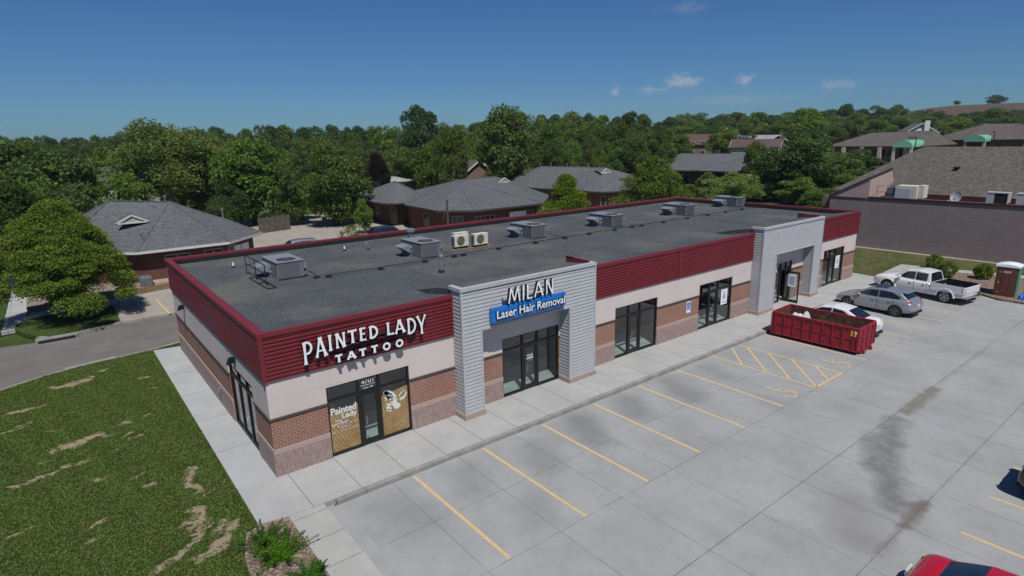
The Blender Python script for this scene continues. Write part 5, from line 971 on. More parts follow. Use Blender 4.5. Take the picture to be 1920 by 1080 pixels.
TREES=[('maple',-3.2,27.9,0.0,6.7,4.4),('big',10.5,73.5,0.05,14.0,8.3),('dark',-5.3,64.0,0.02,11.5,6.1),('dark',-1.7,65.9,0.02,9.6,4.4),('dark',-7.2,48.8,0.0,8.2,3.6),('dark',-3.4,52.0,0.0,6.9,3.5),('mid',17.2,64.5,0.02,10.5,5.6),('round',24.8,55.8,0.0,10.0,5.0),('purple',43.3,81.3,0.09,8.2,2.5),('round',51.3,69.9,0.04,12.4,3.8),('mid',57.5,63.2,0.01,14.9,5.8),('cone',40.4,29.5,0.0,6.6,2.9),('cone',53.1,27.9,0.0,8.1,4.4),('blossom',67.3,26.5,0.36,5.2,4.3),('round',84.3,32.6,1.22,7.7,2.8),('dark',80.8,25.0,1.04,8.3,5.1),('round',134.3,70.4,3.75,8.1,5.4),('mid',171.3,69.1,4.51,11.6,7.3),('cone',74.7,56.8,0.73,7.3,2.5),('sapling',19.1,39.5,0.0,2.3,2.3),('cotton',69.2,110.3,0.66,18.3,6.3),('dark',99.0,24.4,1.95,4.8,4.7),('mid',90.5,24.2,1.53,4.7,4.8),('mid',2.8,56.4,0.0,7.4,3.5),('mid',20.8,59.7,0.0,8.3,2.7),('mid',24.3,46.3,0.0,3.7,1.3),('round',274.9,78.7,6.1,6.8,5.6),('dark',291.8,54.0,6.28,11.2,9.3),('mid',292.2,65.8,6.31,8.2,7.8),('dark',738.0,196.3,34.07,3.5,6.5),('dark',820.7,184.9,34.5,5.7,17.2),('mid',-20.1,198.3,0.55,14.0,3.9),('dark',-17.1,190.5,0.52,13.7,3.4),('dark',-17.4,239.8,0.72,14.6,6.2),('mid',-11.8,196.4,0.55,13.9,4.0),('dark',-9.0,184.4,0.5,13.2,5.3),('dark',-5.4,192.8,0.53,13.8,5.3),('mid',-1.7,216.7,0.63,13.4,4.1),('dark',0.9,206.0,0.58,13.4,4.2),('dark',3.2,192.2,0.53,12.8,3.6),('dark',6.3,204.1,0.58,13.6,5.9),('dark',8.8,179.4,0.48,13.2,4.4),('cotton',13.2,195.6,0.54,13.0,3.9),('dark',14.2,174.4,0.46,14.1,5.0),('dark',18.1,175.4,0.46,14.9,4.4),('mid',22.9,187.0,0.51,15.2,4.2),('mid',22.8,165.1,0.42,15.2,5.4),('dark',31.0,190.1,0.52,15.0,4.6),('dark',29.8,164.5,0.42,14.8,4.2),('dark',31.4,156.9,0.39,14.1,4.1),('dark',45.3,204.1,0.58,16.2,6.4),('dark',38.2,155.8,0.38,12.9,4.1),('mid',41.7,155.9,0.38,13.8,4.1),('dark',50.9,175.9,0.46,15.7,4.5),('dark',51.6,165.9,0.42,15.6,4.6),('mid',56.7,169.6,0.44,15.6,6.4),('dark',54.3,147.5,0.35,15.2,4.4),('dark',64.7,164.8,0.65,14.9,5.8),('dark',68.4,161.2,0.82,15.3,5.3),('cotton',70.6,155.7,0.91,14.2,4.1),('cotton',66.2,137.6,0.62,14.3,4.9),('mid',65.6,127.1,0.55,13.5,4.2),('mid',77.8,143.3,1.22,13.5,5.3),('mid',77.0,132.6,1.14,13.6,3.6),('dark',83.6,138.1,1.49,13.4,5.6),('cotton',101.0,158.1,2.44,12.8,4.4),('dark',96.3,143.6,2.15,12.5,6.5),('mid',84.6,116.0,1.46,13.0,4.4),('dark',104.5,137.9,2.54,13.5,4.8),('dark',104.0,130.2,2.48,14.6,5.9),('dark',103.8,121.7,2.43,15.2,4.5),('mid',115.9,130.5,3.08,15.4,6.5),('mid',106.4,111.1,2.53,13.8,5.3),('cotton',117.0,116.0,3.07,14.3,5.4),('mid',111.8,104.0,2.77,14.6,5.6),('cotton',140.0,125.3,4.26,14.1,4.2),('mid',130.2,111.0,3.72,12.6,6.1),('cotton',136.6,109.9,4.03,12.5,4.3),('dark',133.0,102.0,3.82,13.9,6.0),('mid',154.3,113.1,4.43,13.1,5.5),('dark',124.7,83.9,3.33,11.2,3.4),('cotton',201.7,139.1,5.24,12.8,6.2),('mid',240.6,161.3,5.91,14.5,7.6),('dark',251.2,161.2,6.07,14.9,9.3),('cotton',237.8,143.1,5.8,12.1,6.2),('mid',249.7,144.9,5.98,13.3,7.5),('dark',273.5,152.7,6.37,14.9,9.0),('mid',213.2,109.1,5.29,13.2,7.4),('dark',232.2,113.0,5.6,12.7,7.6),('dark',289.9,136.7,6.55,13.9,8.5),('cotton',223.2,96.0,5.39,13.4,6.8),('dark',265.6,110.5,6.09,14.3,7.5),('dark',294.4,117.4,6.54,15.1,7.4),('cotton',284.2,107.1,6.35,16.4,8.3),('cotton',285.3,100.7,6.34,13.9,8.6),('dark',278.4,91.4,6.2,14.8,7.6),('mid',381.2,123.2,7.87,16.3,9.6),('dark',365.2,110.3,7.58,14.3,6.5),('dark',436.3,129.0,8.75,14.0,6.7),('dark',356.6,98.4,7.4,13.1,6.3),('cotton',450.7,122.8,9.04,13.1,9.9),('dark',371.0,91.9,7.59,10.1,7.6),('dark',456.8,110.5,9.18,11.4,7.1),('cotton',461.1,106.8,9.33,11.9,10.0),('cotton',401.6,84.9,8.02,12.3,8.1),('dark',424.5,84.8,8.37,11.9,9.2),('cotton',415.1,76.6,8.19,12.1,7.1),('dark',431.8,75.3,8.44,11.9,8.3),('dark',502.7,84.2,11.77,9.8,7.2),('mid',412.1,62.2,8.09,12.6,7.4),('mid',473.4,68.6,9.74,12.6,8.6),('dark',-16.6,160.0,0.4,12.4,2.9),('dark',-15.8,177.1,0.47,11.8,5.1),('mid',-11.2,151.9,0.37,12.1,3.9),('round',-8.4,150.2,0.36,12.1,2.9),('round',-6.8,176.5,0.47,11.7,3.9),('mid',-4.1,151.2,0.36,11.6,4.3),('dark',-0.7,171.6,0.45,11.1,5.7),('dark',3.3,163.6,0.41,11.8,4.9),('round',5.7,145.0,0.34,11.4,3.8),('round',8.2,141.4,0.33,11.3,2.9),('dark',10.9,144.1,0.34,12.5,4.1),('dark',14.4,145.6,0.34,13.3,3.9),('mid',16.7,139.9,0.32,13.4,4.5),('dark',21.2,146.4,0.35,13.3,3.3),('dark',22.9,140.7,0.32,13.2,4.3),('dark',28.8,153.1,0.37,13.2,5.5),('mid',29.8,137.0,0.31,13.2,3.4),('round',34.4,145.4,0.34,11.6,4.8),('dark',34.3,129.2,0.28,11.6,4.9),('dark',39.4,131.2,0.28,13.2,3.5),('round',-15.0,130.7,0.28,9.8,4.0),('round',-11.7,117.8,0.23,9.6,2.3),('dark',-10.4,129.1,0.28,10.2,3.6),('dark',-8.0,134.0,0.3,10.4,3.4),('dark',-5.6,120.5,0.24,9.6,2.4),('round',-3.9,123.2,0.25,9.4,2.4),('dark',-2.2,122.4,0.25,9.5,4.1),('dark',1.0,123.5,0.25,10.2,4.2),('dark',2.9,107.3,0.19,9.2,2.6),('mid',4.4,99.5,0.16,10.0,3.7),('round',8.9,115.1,0.22,10.2,2.9),('dark',10.0,105.3,0.18,11.1,2.8),('dark',12.2,106.2,0.18,10.5,2.6),('round',23.3,129.3,0.28,11.2,4.8),('mid',27.8,131.5,0.29,12.2,4.6),('round',30.9,128.8,0.28,11.0,4.0),('dark',38.2,143.3,0.33,11.3,5.6),('dark',35.8,118.3,0.23,12.6,4.2),('mid',42.2,126.9,0.27,11.8,4.0),('mid',48.5,134.7,0.3,11.5,4.0),('round',51.4,132.5,0.29,11.7,5.1),('dark',49.7,116.7,0.23,11.7,5.1),('mid',54.3,116.0,0.22,12.2,3.0),('dark',59.8,122.0,0.25,10.7,3.8),('dark',62.8,120.7,0.38,10.5,4.0),('mid',54.1,96.1,0.14,10.2,4.6),('mid',67.8,112.3,0.6,10.0,5.0),('round',68.7,105.1,0.62,9.7,3.6),('mid',75.6,109.9,0.98,10.4,5.1),('mid',81.1,109.9,1.26,10.0,3.8),('round',68.0,85.1,0.5,11.4,4.8),('dark',86.2,102.2,1.48,11.8,4.9),('dark',81.0,88.6,1.16,12.3,4.7),('dark',83.6,85.1,1.28,11.2,4.1),('mid',79.9,75.5,1.06,12.2,4.3),('mid',89.8,80.3,1.57,10.9,3.5),('dark',92.8,78.9,1.71,11.1,4.4),('round',91.5,72.3,1.63,11.4,4.8),('dark',91.1,66.2,1.58,11.9,3.8),('dark',111.0,78.5,2.62,10.9,5.2),('dark',103.8,67.1,2.22,10.2,2.9),('round',113.8,71.5,2.73,9.5,5.5),('dark',23.6,100.4,0.16,8.2,3.2),('mid',29.3,111.4,0.21,9.5,4.5),('dark',31.6,105.6,0.18,9.6,3.1),('mid',33.5,103.0,0.17,8.9,4.5),('dark',35.3,96.5,0.15,8.9,2.9),('dark',38.4,97.3,0.15,10.4,2.5),('round',38.2,90.9,0.12,10.4,2.4),('round',42.8,96.6,0.15,10.3,4.0),('dark',46.5,96.7,0.15,8.7,3.3),('dark',46.0,88.6,0.11,9.2,3.6),('round',50.3,90.3,0.12,8.6,3.6),('dark',52.5,87.5,0.11,9.6,4.2),('mid',52.4,79.8,0.08,9.4,3.6),('dark',59.1,84.7,0.1,8.2,4.0),('dark',65.8,88.3,0.4,7.7,3.4),('round',63.8,80.0,0.27,9.3,3.8),('round',71.0,83.9,0.65,11.0,3.3),('dark',65.5,72.0,0.32,9.8,3.3),('dark',69.8,72.5,0.54,10.6,3.0),('round',78.8,78.8,1.01,10.7,4.0),('dark',69.7,63.5,0.5,9.6,3.1),('mid',73.6,63.5,0.69,9.4,2.4),('dark',85.7,72.7,1.34,8.2,3.1),('round',74.4,57.9,0.72,9.6,2.3),('dark',76.8,57.4,0.84,8.9,3.3),('dark',88.1,63.5,1.42,8.8,3.9),('mid',81.8,53.7,1.09,9.7,2.4),('dark',84.1,52.9,1.21,9.1,2.6),('dark',88.7,53.5,1.43,7.7,3.1),('dark',180.9,127.2,4.88,7.1,7.1),('dark',192.4,128.2,5.06,8.8,5.6),('mid',188.8,119.8,4.97,9.8,7.8),('dark',178.6,104.8,4.76,8.7,6.3),('dark',217.9,123.6,5.42,9.0,9.4),('mid',204.5,106.6,5.15,10.9,7.0),('dark',209.0,102.2,5.2,7.5,7.0),('round',202.5,92.4,5.07,10.5,6.1),('mid',233.1,102.2,5.57,9.4,9.0),('mid',209.2,83.1,5.13,10.5,6.6),('round',242.4,92.1,5.66,11.1,8.5),('round',229.0,79.4,5.41,11.7,5.3),('dark',256.1,85.5,5.84,9.4,5.1),('mid',220.9,68.0,5.25,10.5,6.7),('dark',237.5,68.4,5.5,9.4,6.9),('round',249.3,66.7,5.67,7.7,6.3),('dark',226.8,54.7,5.3,8.1,4.5),('dark',268.0,63.5,5.93,7.1,5.5),('round',250.7,54.3,5.66,5.8,8.1),('dark',256.8,50.0,5.75,6.8,5.0),('dark',269.7,49.8,5.95,7.9,6.8),('dark',268.3,44.6,5.92,8.2,7.3),('dark',297.3,45.7,6.36,8.6,7.0),('round',282.2,37.7,6.13,7.2,5.1),('round',276.3,33.1,6.04,6.8,7.7),('dark',152.3,104.7,4.36,5.6,5.4),('dark',142.3,91.5,4.16,6.3,4.7),('round',147.4,90.1,4.23,6.8,5.9),('dark',153.4,77.9,4.27,8.4,5.9),('round',181.2,76.3,4.68,8.3,5.5),('dark',166.6,64.3,4.42,7.3,4.5),('dark',186.0,69.2,4.73,7.7,5.7),('dark',303.0,121.0,6.69,9.7,10.3),('dark',280.1,102.5,6.27,9.7,7.2),('dark',268.2,91.5,6.05,8.9,8.2),('dark',293.3,94.4,6.44,9.6,9.8),('mid',303.0,90.0,6.57,10.7,9.0),('mid',323.0,89.1,6.86,7.4,10.0),('mid',306.6,76.3,6.56,6.7,7.0),('dark',283.1,64.2,6.16,6.5,5.3),('dark',299.9,64.7,6.42,4.9,8.5),('mid',334.7,67.6,6.95,7.0,6.1),('mid',331.3,62.4,6.88,7.4,9.6),('round',335.7,56.6,6.94,7.6,5.6),('round',311.6,47.5,6.57,6.5,6.9),('round',355.9,51.5,7.24,7.6,9.1),('dark',339.0,42.0,6.99,5.4,9.3),('dark',13.2,71.2,0.04,5.2,2.9),('dark',14.0,62.9,0.01,5.9,2.7),('dark',10.7,57.1,0.0,4.2,2.1),('dark',69.8,42.3,0.49,3.4,3.0),('mid',84.3,41.1,1.21,1.5,2.7),('dark',77.1,31.3,0.85,2.8,3.2),('dark',79.0,27.4,0.95,3.4,3.1),('mid',76.2,21.8,0.81,3.5,3.3),('dark',87.1,23.6,1.36,2.8,3.5),('mid',85.6,19.6,1.28,2.9,3.0),('mid',97.7,20.9,1.88,3.3,2.8),('dark',64.1,41.7,0.21,4.4,2.4),('mid',23.8,65.5,0.02,5.2,2.9),('mid',29.7,63.3,0.01,4.6,2.6),('mid',65.2,35.2,0.26,3.0,2.3),('mid',69.9,34.1,0.49,2.4,2.6),('mid',0.4,68.4,0.03,6.4,3.1),('mid',-4.8,57.3,0.0,7.7,3.1),('dark',19.1,61.7,0.01,2.4,2.1),('mid',75.3,17.0,0.76,2.8,2.3),('mid',79.5,16.2,0.97,2.2,2.1),('mid',71.5,17.3,0.57,2.8,2.3)]
# ---------------------------------------------------------------- buildings behind
def centroid(p): return (sum(a[0] for a in p)/len(p), sum(a[1] for a in p)/len(p))
def inset(p, d):
    n = len(p); o = []
    for i in range(n):
        a, b, c = Vector(p[i-1]), Vector(p[i]), Vector(p[(i+1)%n]); u = (b-a).normalized(); v = (c-b).normalized(); n1 = Vector((-u.y,u.x)); n2 = Vector((-v.y,v.x)); k = (n1+n2); k = k/max(.3, k.dot(n1)); o.append(tuple(b+k*d))
    return o
def hip_building(name, label, eave, ra, rb, z0, ze, zra, zrb, wallm, roofm, wins=(), over=.6, fm='fascia', cat='building', door=None, grp=None):
    """eave polygon counter-clockwise, ridge from ra to rb; wins: (edge index, t, width, z0, z1)"""
    t = thing(name, label, cat, centroid(eave)+(z0,), group=grp); n = len(eave); w = inset(eave, over)
    MB().prism(w, z0-.6, ze-.02).build('wall', wallm, t)
    A = Vector((*ra, zra)); B = Vector((*rb, zrb)); mb = MB(); own = []
    for p in eave: own.append(0 if (Vector(p)-Vector(ra)).length < (Vector(p)-Vector(rb)).length else 1)
    for i in range(n):
        p, q = eave[i], eave[(i+1)%n]; P = (*p, ze+.03); Q = (*q, ze+.03)
        if own[i] == own[(i+1)%n]: mb.poly([P, Q, tuple(A if own[i] == 0 else B)])
        else:
            T, U = (A, B) if own[i] == 0 else (B, A); mb.poly([P, Q, tuple(U)]); mb.poly([P, tuple(U), tuple(T)])
    rf = mb.build('roof', roofm, t)
    f = MB()
    for i in range(n):
        p, q = eave[i], eave[(i+1)%n]; f.bar((*p, ze-.07), (*q, ze-.07), .05, .19)
        c = A if own[i] == 0 else B; f.bar((*p, ze+.05), tuple(c+Vector((0,0,.02))), .16, .05, 1)
    f.bar(tuple(A+Vector((0,0,.03))), tuple(B+Vector((0,0,.03))), .2, .06, 1)
    f.prism(inset(eave, .03), ze-.05, ze-.0, bottom=True); f.build('fascia', [M[fm], roofm], t)
    for e, tt, ww, za, zb in wins:
        p, q = Vector(w[e]), Vector(w[(e+1)%n]); d = (q-p).normalized(); c = p+(q-p)*tt; nn = Vector((d.y, -d.x)); fr = MB(); g = MB()
        a = c-d*ww/2+nn*.03; b = c+d*ww/2+nn*.03
        for (u, v) in ((a, b),): 
            fr.bar((*u, zb), (*v, zb), .06, .09); fr.bar((*u, za), (*v, za), .08, .09)
            for k in (0, .5, 1): m_ = u+(v-u)*k; fr.bar((*m_, za), (*m_, zb), .06, .08)
        o = fr.build('window', M['frame_tan'], t); u, v = a-nn*.015, b-nn*.015; g.poly([(*u, za), (*v, za), (*v, zb), (*u, zb)]); g.build('pane', M['win_dk'], o)
    return t, w
def gablet(t, x, y, z, w, hh, dep, face=(0,-1), m='tan_wall', trim='fascia_w', roof=None):
    """a little attic gable that looks out of a roof"""
    f = Vector((face[0], face[1], 0)); s = Vector((-f.y, f.x, 0)); c = Vector((x, y, z)); g = MB(); g.poly([tuple(c-s*w/2), tuple(c+s*w/2), tuple(c+Vector((0,0,hh)))]); g.poly([tuple(c-s*w/2), tuple(c+Vector((0,0,hh))), tuple(c-f*dep+Vector((0,0,hh)))], 2); g.poly([tuple(c+s*w/2), tuple(c-f*dep+Vector((0,0,hh))), tuple(c+Vector((0,0,hh)))], 2)
    for a, b in ((c-s*w/2, c+Vector((0,0,hh))), (c+s*w/2, c+Vector((0,0,hh)))): g.bar(tuple(a+f*.05), tuple(b+f*.05), .1, .12, 1)
    g.bar(tuple(c-s*w/2+f*.05), tuple(c+s*w/2+f*.05), .1, .09, 1); g.build('attic_gable', [M[m], M[trim], roof or M['shingle']], t)
def stack_pipes(pts, lbl, grp):
    for k, (x, y, z) in enumerate(pts):
        o = tag(MB().cyl((0,0,-.3),(0,0,.42),.06,n=8).cyl((0,0,.42),(0,0,.58),.13,n=8).build('roof_vent', M['galv']), lbl, 'vent pipe', grp); o.location = (x, y, z)
BD = M['brick_dark']; SH = M['shingle']
t, w = hip_building('brick_office', 'low brick office across the street, grey hip roof with a tiny tan gable', [(.3,32.5),(6.7,32.5),(10.2,36.1),(10.2,50),(-4.5,50),(-4.5,37.2)], (-.1,42.3), (4.2,41.2), .45, 2.82, 5.95, 5.6, BD, SH,
   ((0,.42,1.7,.6,2.25),(0,.86,1.3,1.2,2.3),(1,.25,1.2,1.3,2.3),(4,.5,1.4,1.2,2.2)), over=.75, fm='fascia_w')
gablet(t, .9, 37.6, 4.45, 2.3, .60, 2.4)
MB().box(-1.0,2.4,31.9,33.3,-.3,.50).build('foundation', M['plinth'], t)
p, q = Vector(w[1]), Vector(w[2]); d = (q-p).normalized(); nn = Vector((d.y,-d.x))*.05
for ta, tb in ((.30,.52),(.55,.80)): MB().bar((*(p+(q-p)*ta+nn),1.65),(*(p+(q-p)*tb+nn),1.65),.03,1.1).build('window_poster', M['white'], t)
q = tag(MB().prism([(-6.35,30.2),(-1.2,31.1),(2.6,31.95),(2.5,32.2),(-1.25,31.35),(-6.4,30.45)], -.1, .42).build('retaining_wall', M['retain']), 'low retaining wall of tan blocks below the brick office', 'retaining wall')
setting(MB().prism([(-6.4,30.42),(-1.25,31.32),(2.5,32.17),(2.5,33.4),(-5.2,38),(-6.4,38)], -.1, .36).build('gravel_bed', M['gravel']))
t = thing('condenser_unit', 'dark round-cornered air conditioner on the gravel beside the brick office window', 'air conditioner', (.55,31.95,.38)); MB().box(-.4,.4,-.4,.4,0,.72).build('cabinet', M['rtu_dk'], t, world=False, bevel=.08); MB().cyl((0,0,.725),(0,0,.75),.34,n=20).build('fan_guard', M['rtu'], t, world=False)
stack_pipes([(-.9,43.6,5.3),(-.3,42.6,5.75),(.5,42.4,5.8),(2.4,44.5,5.2),(3.2,42.3,5.55),(4.1,42.6,5.5),(8.2,40.6,4.15),(1.0,34.4,3.45)], 'thin galvanised vent pipe on the grey roof of the brick office by the street', 'vent pipes on the near brick office roof')
t, w = hip_building('brick_office', 'brick office with broad faceted grey hip roof, behind the timber pole', [(29.0,37.9),(31.9,34.75),(41.6,34.75),(45.6,38.4),(48.9,42),(48.9,58),(34,58),(29.6,46.0)], (36.6,45.2), (43.5,46.6), 0, 2.88, 5.45, 5.45, BD, SH,
   ((1,.10,1.3,.3,2.1),(1,.24,1.3,.3,2.1),(1,.66,1.5,.8,2.2),(1,.85,1.5,.8,2.2),(7,.5,1.3,.8,2.2),(2,.5,1.4,.8,2.2),(0,.5,1.2,.4,2.2)), over=.8)
gablet(t, 43.0, 43.9, 4.85, 1.9, .55, 2); MB().box(37.2,39.6,35.42,35.5,.1,2.2).build('white_door', M['white'], t)
t, w = hip_building('brick_office', 'lower wing of brick offices with grey hip roof, behind the parked black vehicle', [(28.4,50.2),(29.0,48.2),(34.4,48.2),(38,56),(38,66),(28.7,60)], (33.2,54.6), (34.5,58), 0, 2.9, 4.9, 4.9, BD, SH, ((5,.5,1.4,.7,2.2),(0,.5,.9,.2,2.2)), over=1.6)
t, w = hip_building('brick_office', 'brick office with grey hip roof and white little gable, behind the pyramid shaped pear tree', [(55.2,54.5),(55.4,49.0),(56.4,39.8),(58.6,38.6),(72,40.0),(74,48),(74,66),(57,66)], (62.0,58.5), (64.6,46.6), 0, 2.9, 5.75, 5.7, BD, SH, ((2,.4,1.3,.8,2.2),(3,.2,1.3,.8,2.2),(3,.5,1.3,.8,2.2),(1,.5,1.3,.8,2.2)), over=.8)
gablet(t, 62.8, 44.6, 5.0, 2.2, .65, 2.5); stack_pipes([(61.6,58.2,5.75),(62.1,56.2,5.75),(62.9,53.2,5.75),(63.9,49.4,5.75)], 'galvanised vent pipe on the ridge of the office behind the pyramid shaped pear tree', 'vent pipes on the far office ridge')
t, w = hip_building('office_house', 'grey hip roof poking up behind the faceted office roof', [(52.1,81),(57,74),(70,80),(70,100),(56.5,102)], (58.5,82.0), (61.5,86), 0, 3., 5.9, 5.9, BD, SH, (), over=.8)
t, w = hip_building('bungalow', 'pale walled house under a light grey hip roof behind the round green tree', [(41.5,87),(50.0,83.2),(56,88),(56,100),(40,100)], (44.6,89.6), (50.0,91.5), 0, 2.9, 4.6, 4.6, M['white_wall'], M['shingle_lt'], ((0,.45,1.2,.9,2.2),(0,.75,1.2,.9,2.2)), over=.8, cat='house')
t, w = hip_building('brick_office', 'long brick building with grey hip roof behind the cream blossomed tree', [(83.0,48.5),(84.4,44.6),(84.6,37.5),(86.6,33.2),(96,33.2),(101,40),(101,60),(87,60)], (93.5,53.6), (94.6,38.6), 1.2, 4.35, 6.9, 6.9, BD, SH, ((2,.2,1.3,1.9,3.4),(2,.7,1.3,1.9,3.4),(0,.5,2.0,1.3,3.6)), over=1.0)
stack_pipes([(94.2,46,6.9),(94.4,42.5,6.9)], 'pale vent pipe on the ridge of the brick building behind the blossomed tree', 'vent pipes on the farthest office ridge')
# long low centre with green entrance roofs, far to the right
t, w = hip_building('shopping_centre', 'far low centre with brown hip roofs, tan piers and curved green entrance canopies', [(139.5,47.5),(137.9,33.2),(140.5,28.0),(158,27.5),(160,47)], (149.5,42.2), (150.5,30.2), 4.0, 7.1, 9.95, 10.1, M['brown_wall'], M['shingle_tan'], ((0,.18,2,4.9,6.4),(0,.36,2,4.9,6.4),(0,.54,2,4.9,6.4),(0,.72,2,4.9,6.4),(0,.88,2,4.9,6.4),(1,.5,3,4.4,6.5)), over=1.2, fm='fascia')
t2 = t
for x, y in ((138.9,43.5),(138.5,39.5),(138.2,35.8),(139.2,31.2)): MB().box(x-.3,x+.5,y-.35,y+.35,3.9,6.95).build('pier', M['tan_wall'], t)
def canopy(x, y, z, L, parent):
    """barrel vaulted entrance roof running towards -x"""
    rings = []
    for xx in (x-4.2, x+4):
        r = [(xx, y+L/2*math.cos(R(a)), z+1.15*math.sin(R(a))) for a in range(0, 181, 18)]+[(xx, y-L/2, z-.25), (xx, y+L/2, z-.25)]; rings.append(r)
    MB().loft(rings).build('entrance_canopy', M['awning'], parent); MB().box(x-4.0,x-3.5,y-L/2,y-L/2+.5,z-3.2,z-.26).box(x-4.0,x-3.5,y+L/2-.5,y+L/2,z-3.2,z-.26).build('pier', M['tan_wall'], parent)
canopy(139.5, 30.6, 7.2, 3.6, t2)
t, w = hip_building('shopping_centre', 'taller far wing with a pyramid of brown roof and green entrance canopies', [(158.5,27.2),(157.5,12),(176,11),(180,34),(160,34)], (166.2,25.2), (167.6,19.5), 4.4, 8.0, 11.4, 11.3, M['brown_wall'], M['shingle_tan'], ((0,.2,2,5,7),(0,.45,2,5,7),(0,.7,2,5,7)), over=1.2)
canopy(158.6, 23.6, 7.9, 3.8, t); canopy(160.5, 13.8, 8.0, 3.8, t)
# neighbour on the right: block wall, flat roof in front of a big shingled slope
NX = 54.
t = thing('neighbour_building', 'big neighbouring building with a blank grey brown block wall and a broad shingled roof', 'building', (58, -5, 0))
MB().prism([(NX,-30),(NX+.3,-30),(NX+.3,7.75),(NX,7.75)][::1], -.5, 4.42).build('block_wall', M['cmu'], t)
MB().box(NX-.06,NX+.36,-30,4.45,4.42,4.60).build('parapet_cap', M['maroon'], t); MB().poly([(NX+.3,-30,4.3),(60,-30,4.3),(60,4.5,4.3),(NX+.3,4.5,4.3)]).build('flat_roof', M['gravel'], t)
q = MB(); q.poly([(NX+.01,7.85,4.42),(NX+.01,4.45,4.42),(NX+.01,4.45,6.28)]); q.poly([(NX+.012,4.44,4.42),(60.2,4.44,4.42),(58.5,4.44,6.85),(NX+.012,4.44,6.28)]); q.poly([(NX+.01,7.85,4.42),(NX+.01,4.45,6.28),(60,4.45,6.9),(60,9,4.9)]); q.build('gable_wall', M['pink'], t)
MB().bar((NX-.02,7.9,4.46),(NX-.02,4.42,6.32),.12,.10).bar((NX-.02,4.40,6.32),(58.5,4.40,6.90),.12,.10).bar((NX-.02,7.8,4.44),(NX-.02,4.6,4.44),.07,.07).build('gable_trim', M['maroon'], t)
ex, ez, rx, rz = 57.6, 4.75, 64.6, 8.72
zf = lambda x: ez+(x-ex)*(rz-ez)/(rx-ex)
q = MB(); q.poly([(ex,-30,ez),(rx,-30,rz),(rx,4.0,rz),(63.3,5.15,zf(63.3)),(ex-.2,9.2,ez-.05),(ex,9,ez)][::-1]); q.poly([(rx,4.0,rz),(rx+8,4,ez),(rx+8,9.2,ez),(ex-.2,9.2,ez-.05),(63.3,5.15,zf(63.3))]); q.poly([(rx,-30,rz),(rx+8,-30,ez),(rx+8,4,ez),(rx,4,rz)]); q.build('shingle_roof', M['shingle_tan'], t)
MB().box(ex+.02,ex+.25,-30,4.4,4.3,4.72).build('fascia', M['maroon'], t); MB().box(ex+1,rx+7,-29,8.6,-.4,4.3).box(NX+.3,ex+1,4.6,8.6,-.4,4.4).build('inner_wall', M['brown_wall'], t)
t = thing('rooftop_unit', 'large white makeup air unit on the neighbouring block building', 'air conditioner', (55.6,2.2,4.3)); MB().box(-.7,.7,-1.2,.5,.1,1.32).build('cabinet', M['cream'], t, world=False, bevel=.02); MB().box(-.74,-.702,-.75,.45,.15,1.10).build('access_panel', M['cap_grey'], t, world=False); MB().loft([[(-.6,.501,.3),(.6,.501,.3),(.6,.501,1.2),(-.6,.501,1.2)],[(-.6,1.2,.3),(.6,1.2,.3),(.6,1.2,1.1),(-.6,1.2,1.1)]]).build('intake', M['rtu_dk'], t, world=False); MB().box(-.5,.5,-1.65,-1.201,.3,1.38).box(-.705,-.69,-1.0,-.9,.2,1.2).build('side_duct', M['cream'], t, world=False)
MB().bar((-.8,1.9,0),(-.8,1.9,1.2),.03).bar((-.8,1.9,1.2),(-.8,.2,1.35),.03).bar((-.8,1.9,.7),(-.8,1.2,.72),.03).build('rail', M['rust'], t, world=False)
t = thing('satellite_dish', 'white satellite dish above the parapet of the block wall', 'satellite dish', (54.6,-1.9,4.55)); q = MB(); q.loft([[(-.02-.10*(1-rr*rr)*-1, .44*rr*math.cos(R(20*k)), .38+.44*rr*math.sin(R(20*k))) for k in range(18)] for rr in (1.,.8,.6,.4,.2,.05)], caps=False); d = q.build('reflector', M['cap_grey'], t, world=False, smooth=True); d.rotation_euler = (0, R(18), R(-12)); MB().bar((.1,0,-.1),(.08,0,.4),.05).bar((.0,.25,.0),(-.25,.45,.1),.05).build('bracket', M['cap_grey'], t, world=False)
for k, (y, lb) in enumerate(((-4.4,'dark open-sided condenser on the block building, nearer the satellite dish'),(-6.3,'dark open-sided condenser on the block building, farther from the satellite dish'))):
    t = thing('rooftop_condenser', lb, 'air conditioner', (55.3,y,4.3)); MB().box(-.4,.4,-.85,.0,.15,1.05).build('coil', M['rubber'], t, world=False); MB().box(-.45,.45,-.90,.55,1.05,1.12).box(-.45,.45,-.9,-.851,.1,1.05).box(-.42,.4,.001,.5,.15,1.05).build('cabinet', M['cap_grey'], t, world=False)
vt = MB().cyl((0,0,0),(0,0,.35),.1,n=8).box(-.25,.25,-.2,.2,.3,.42); o = tag(vt.build('roof_vent', M['car_black']), 'dark box vent halfway up the broad shingled slope', 'vent'); o.location = (61.1,.1,6.6)
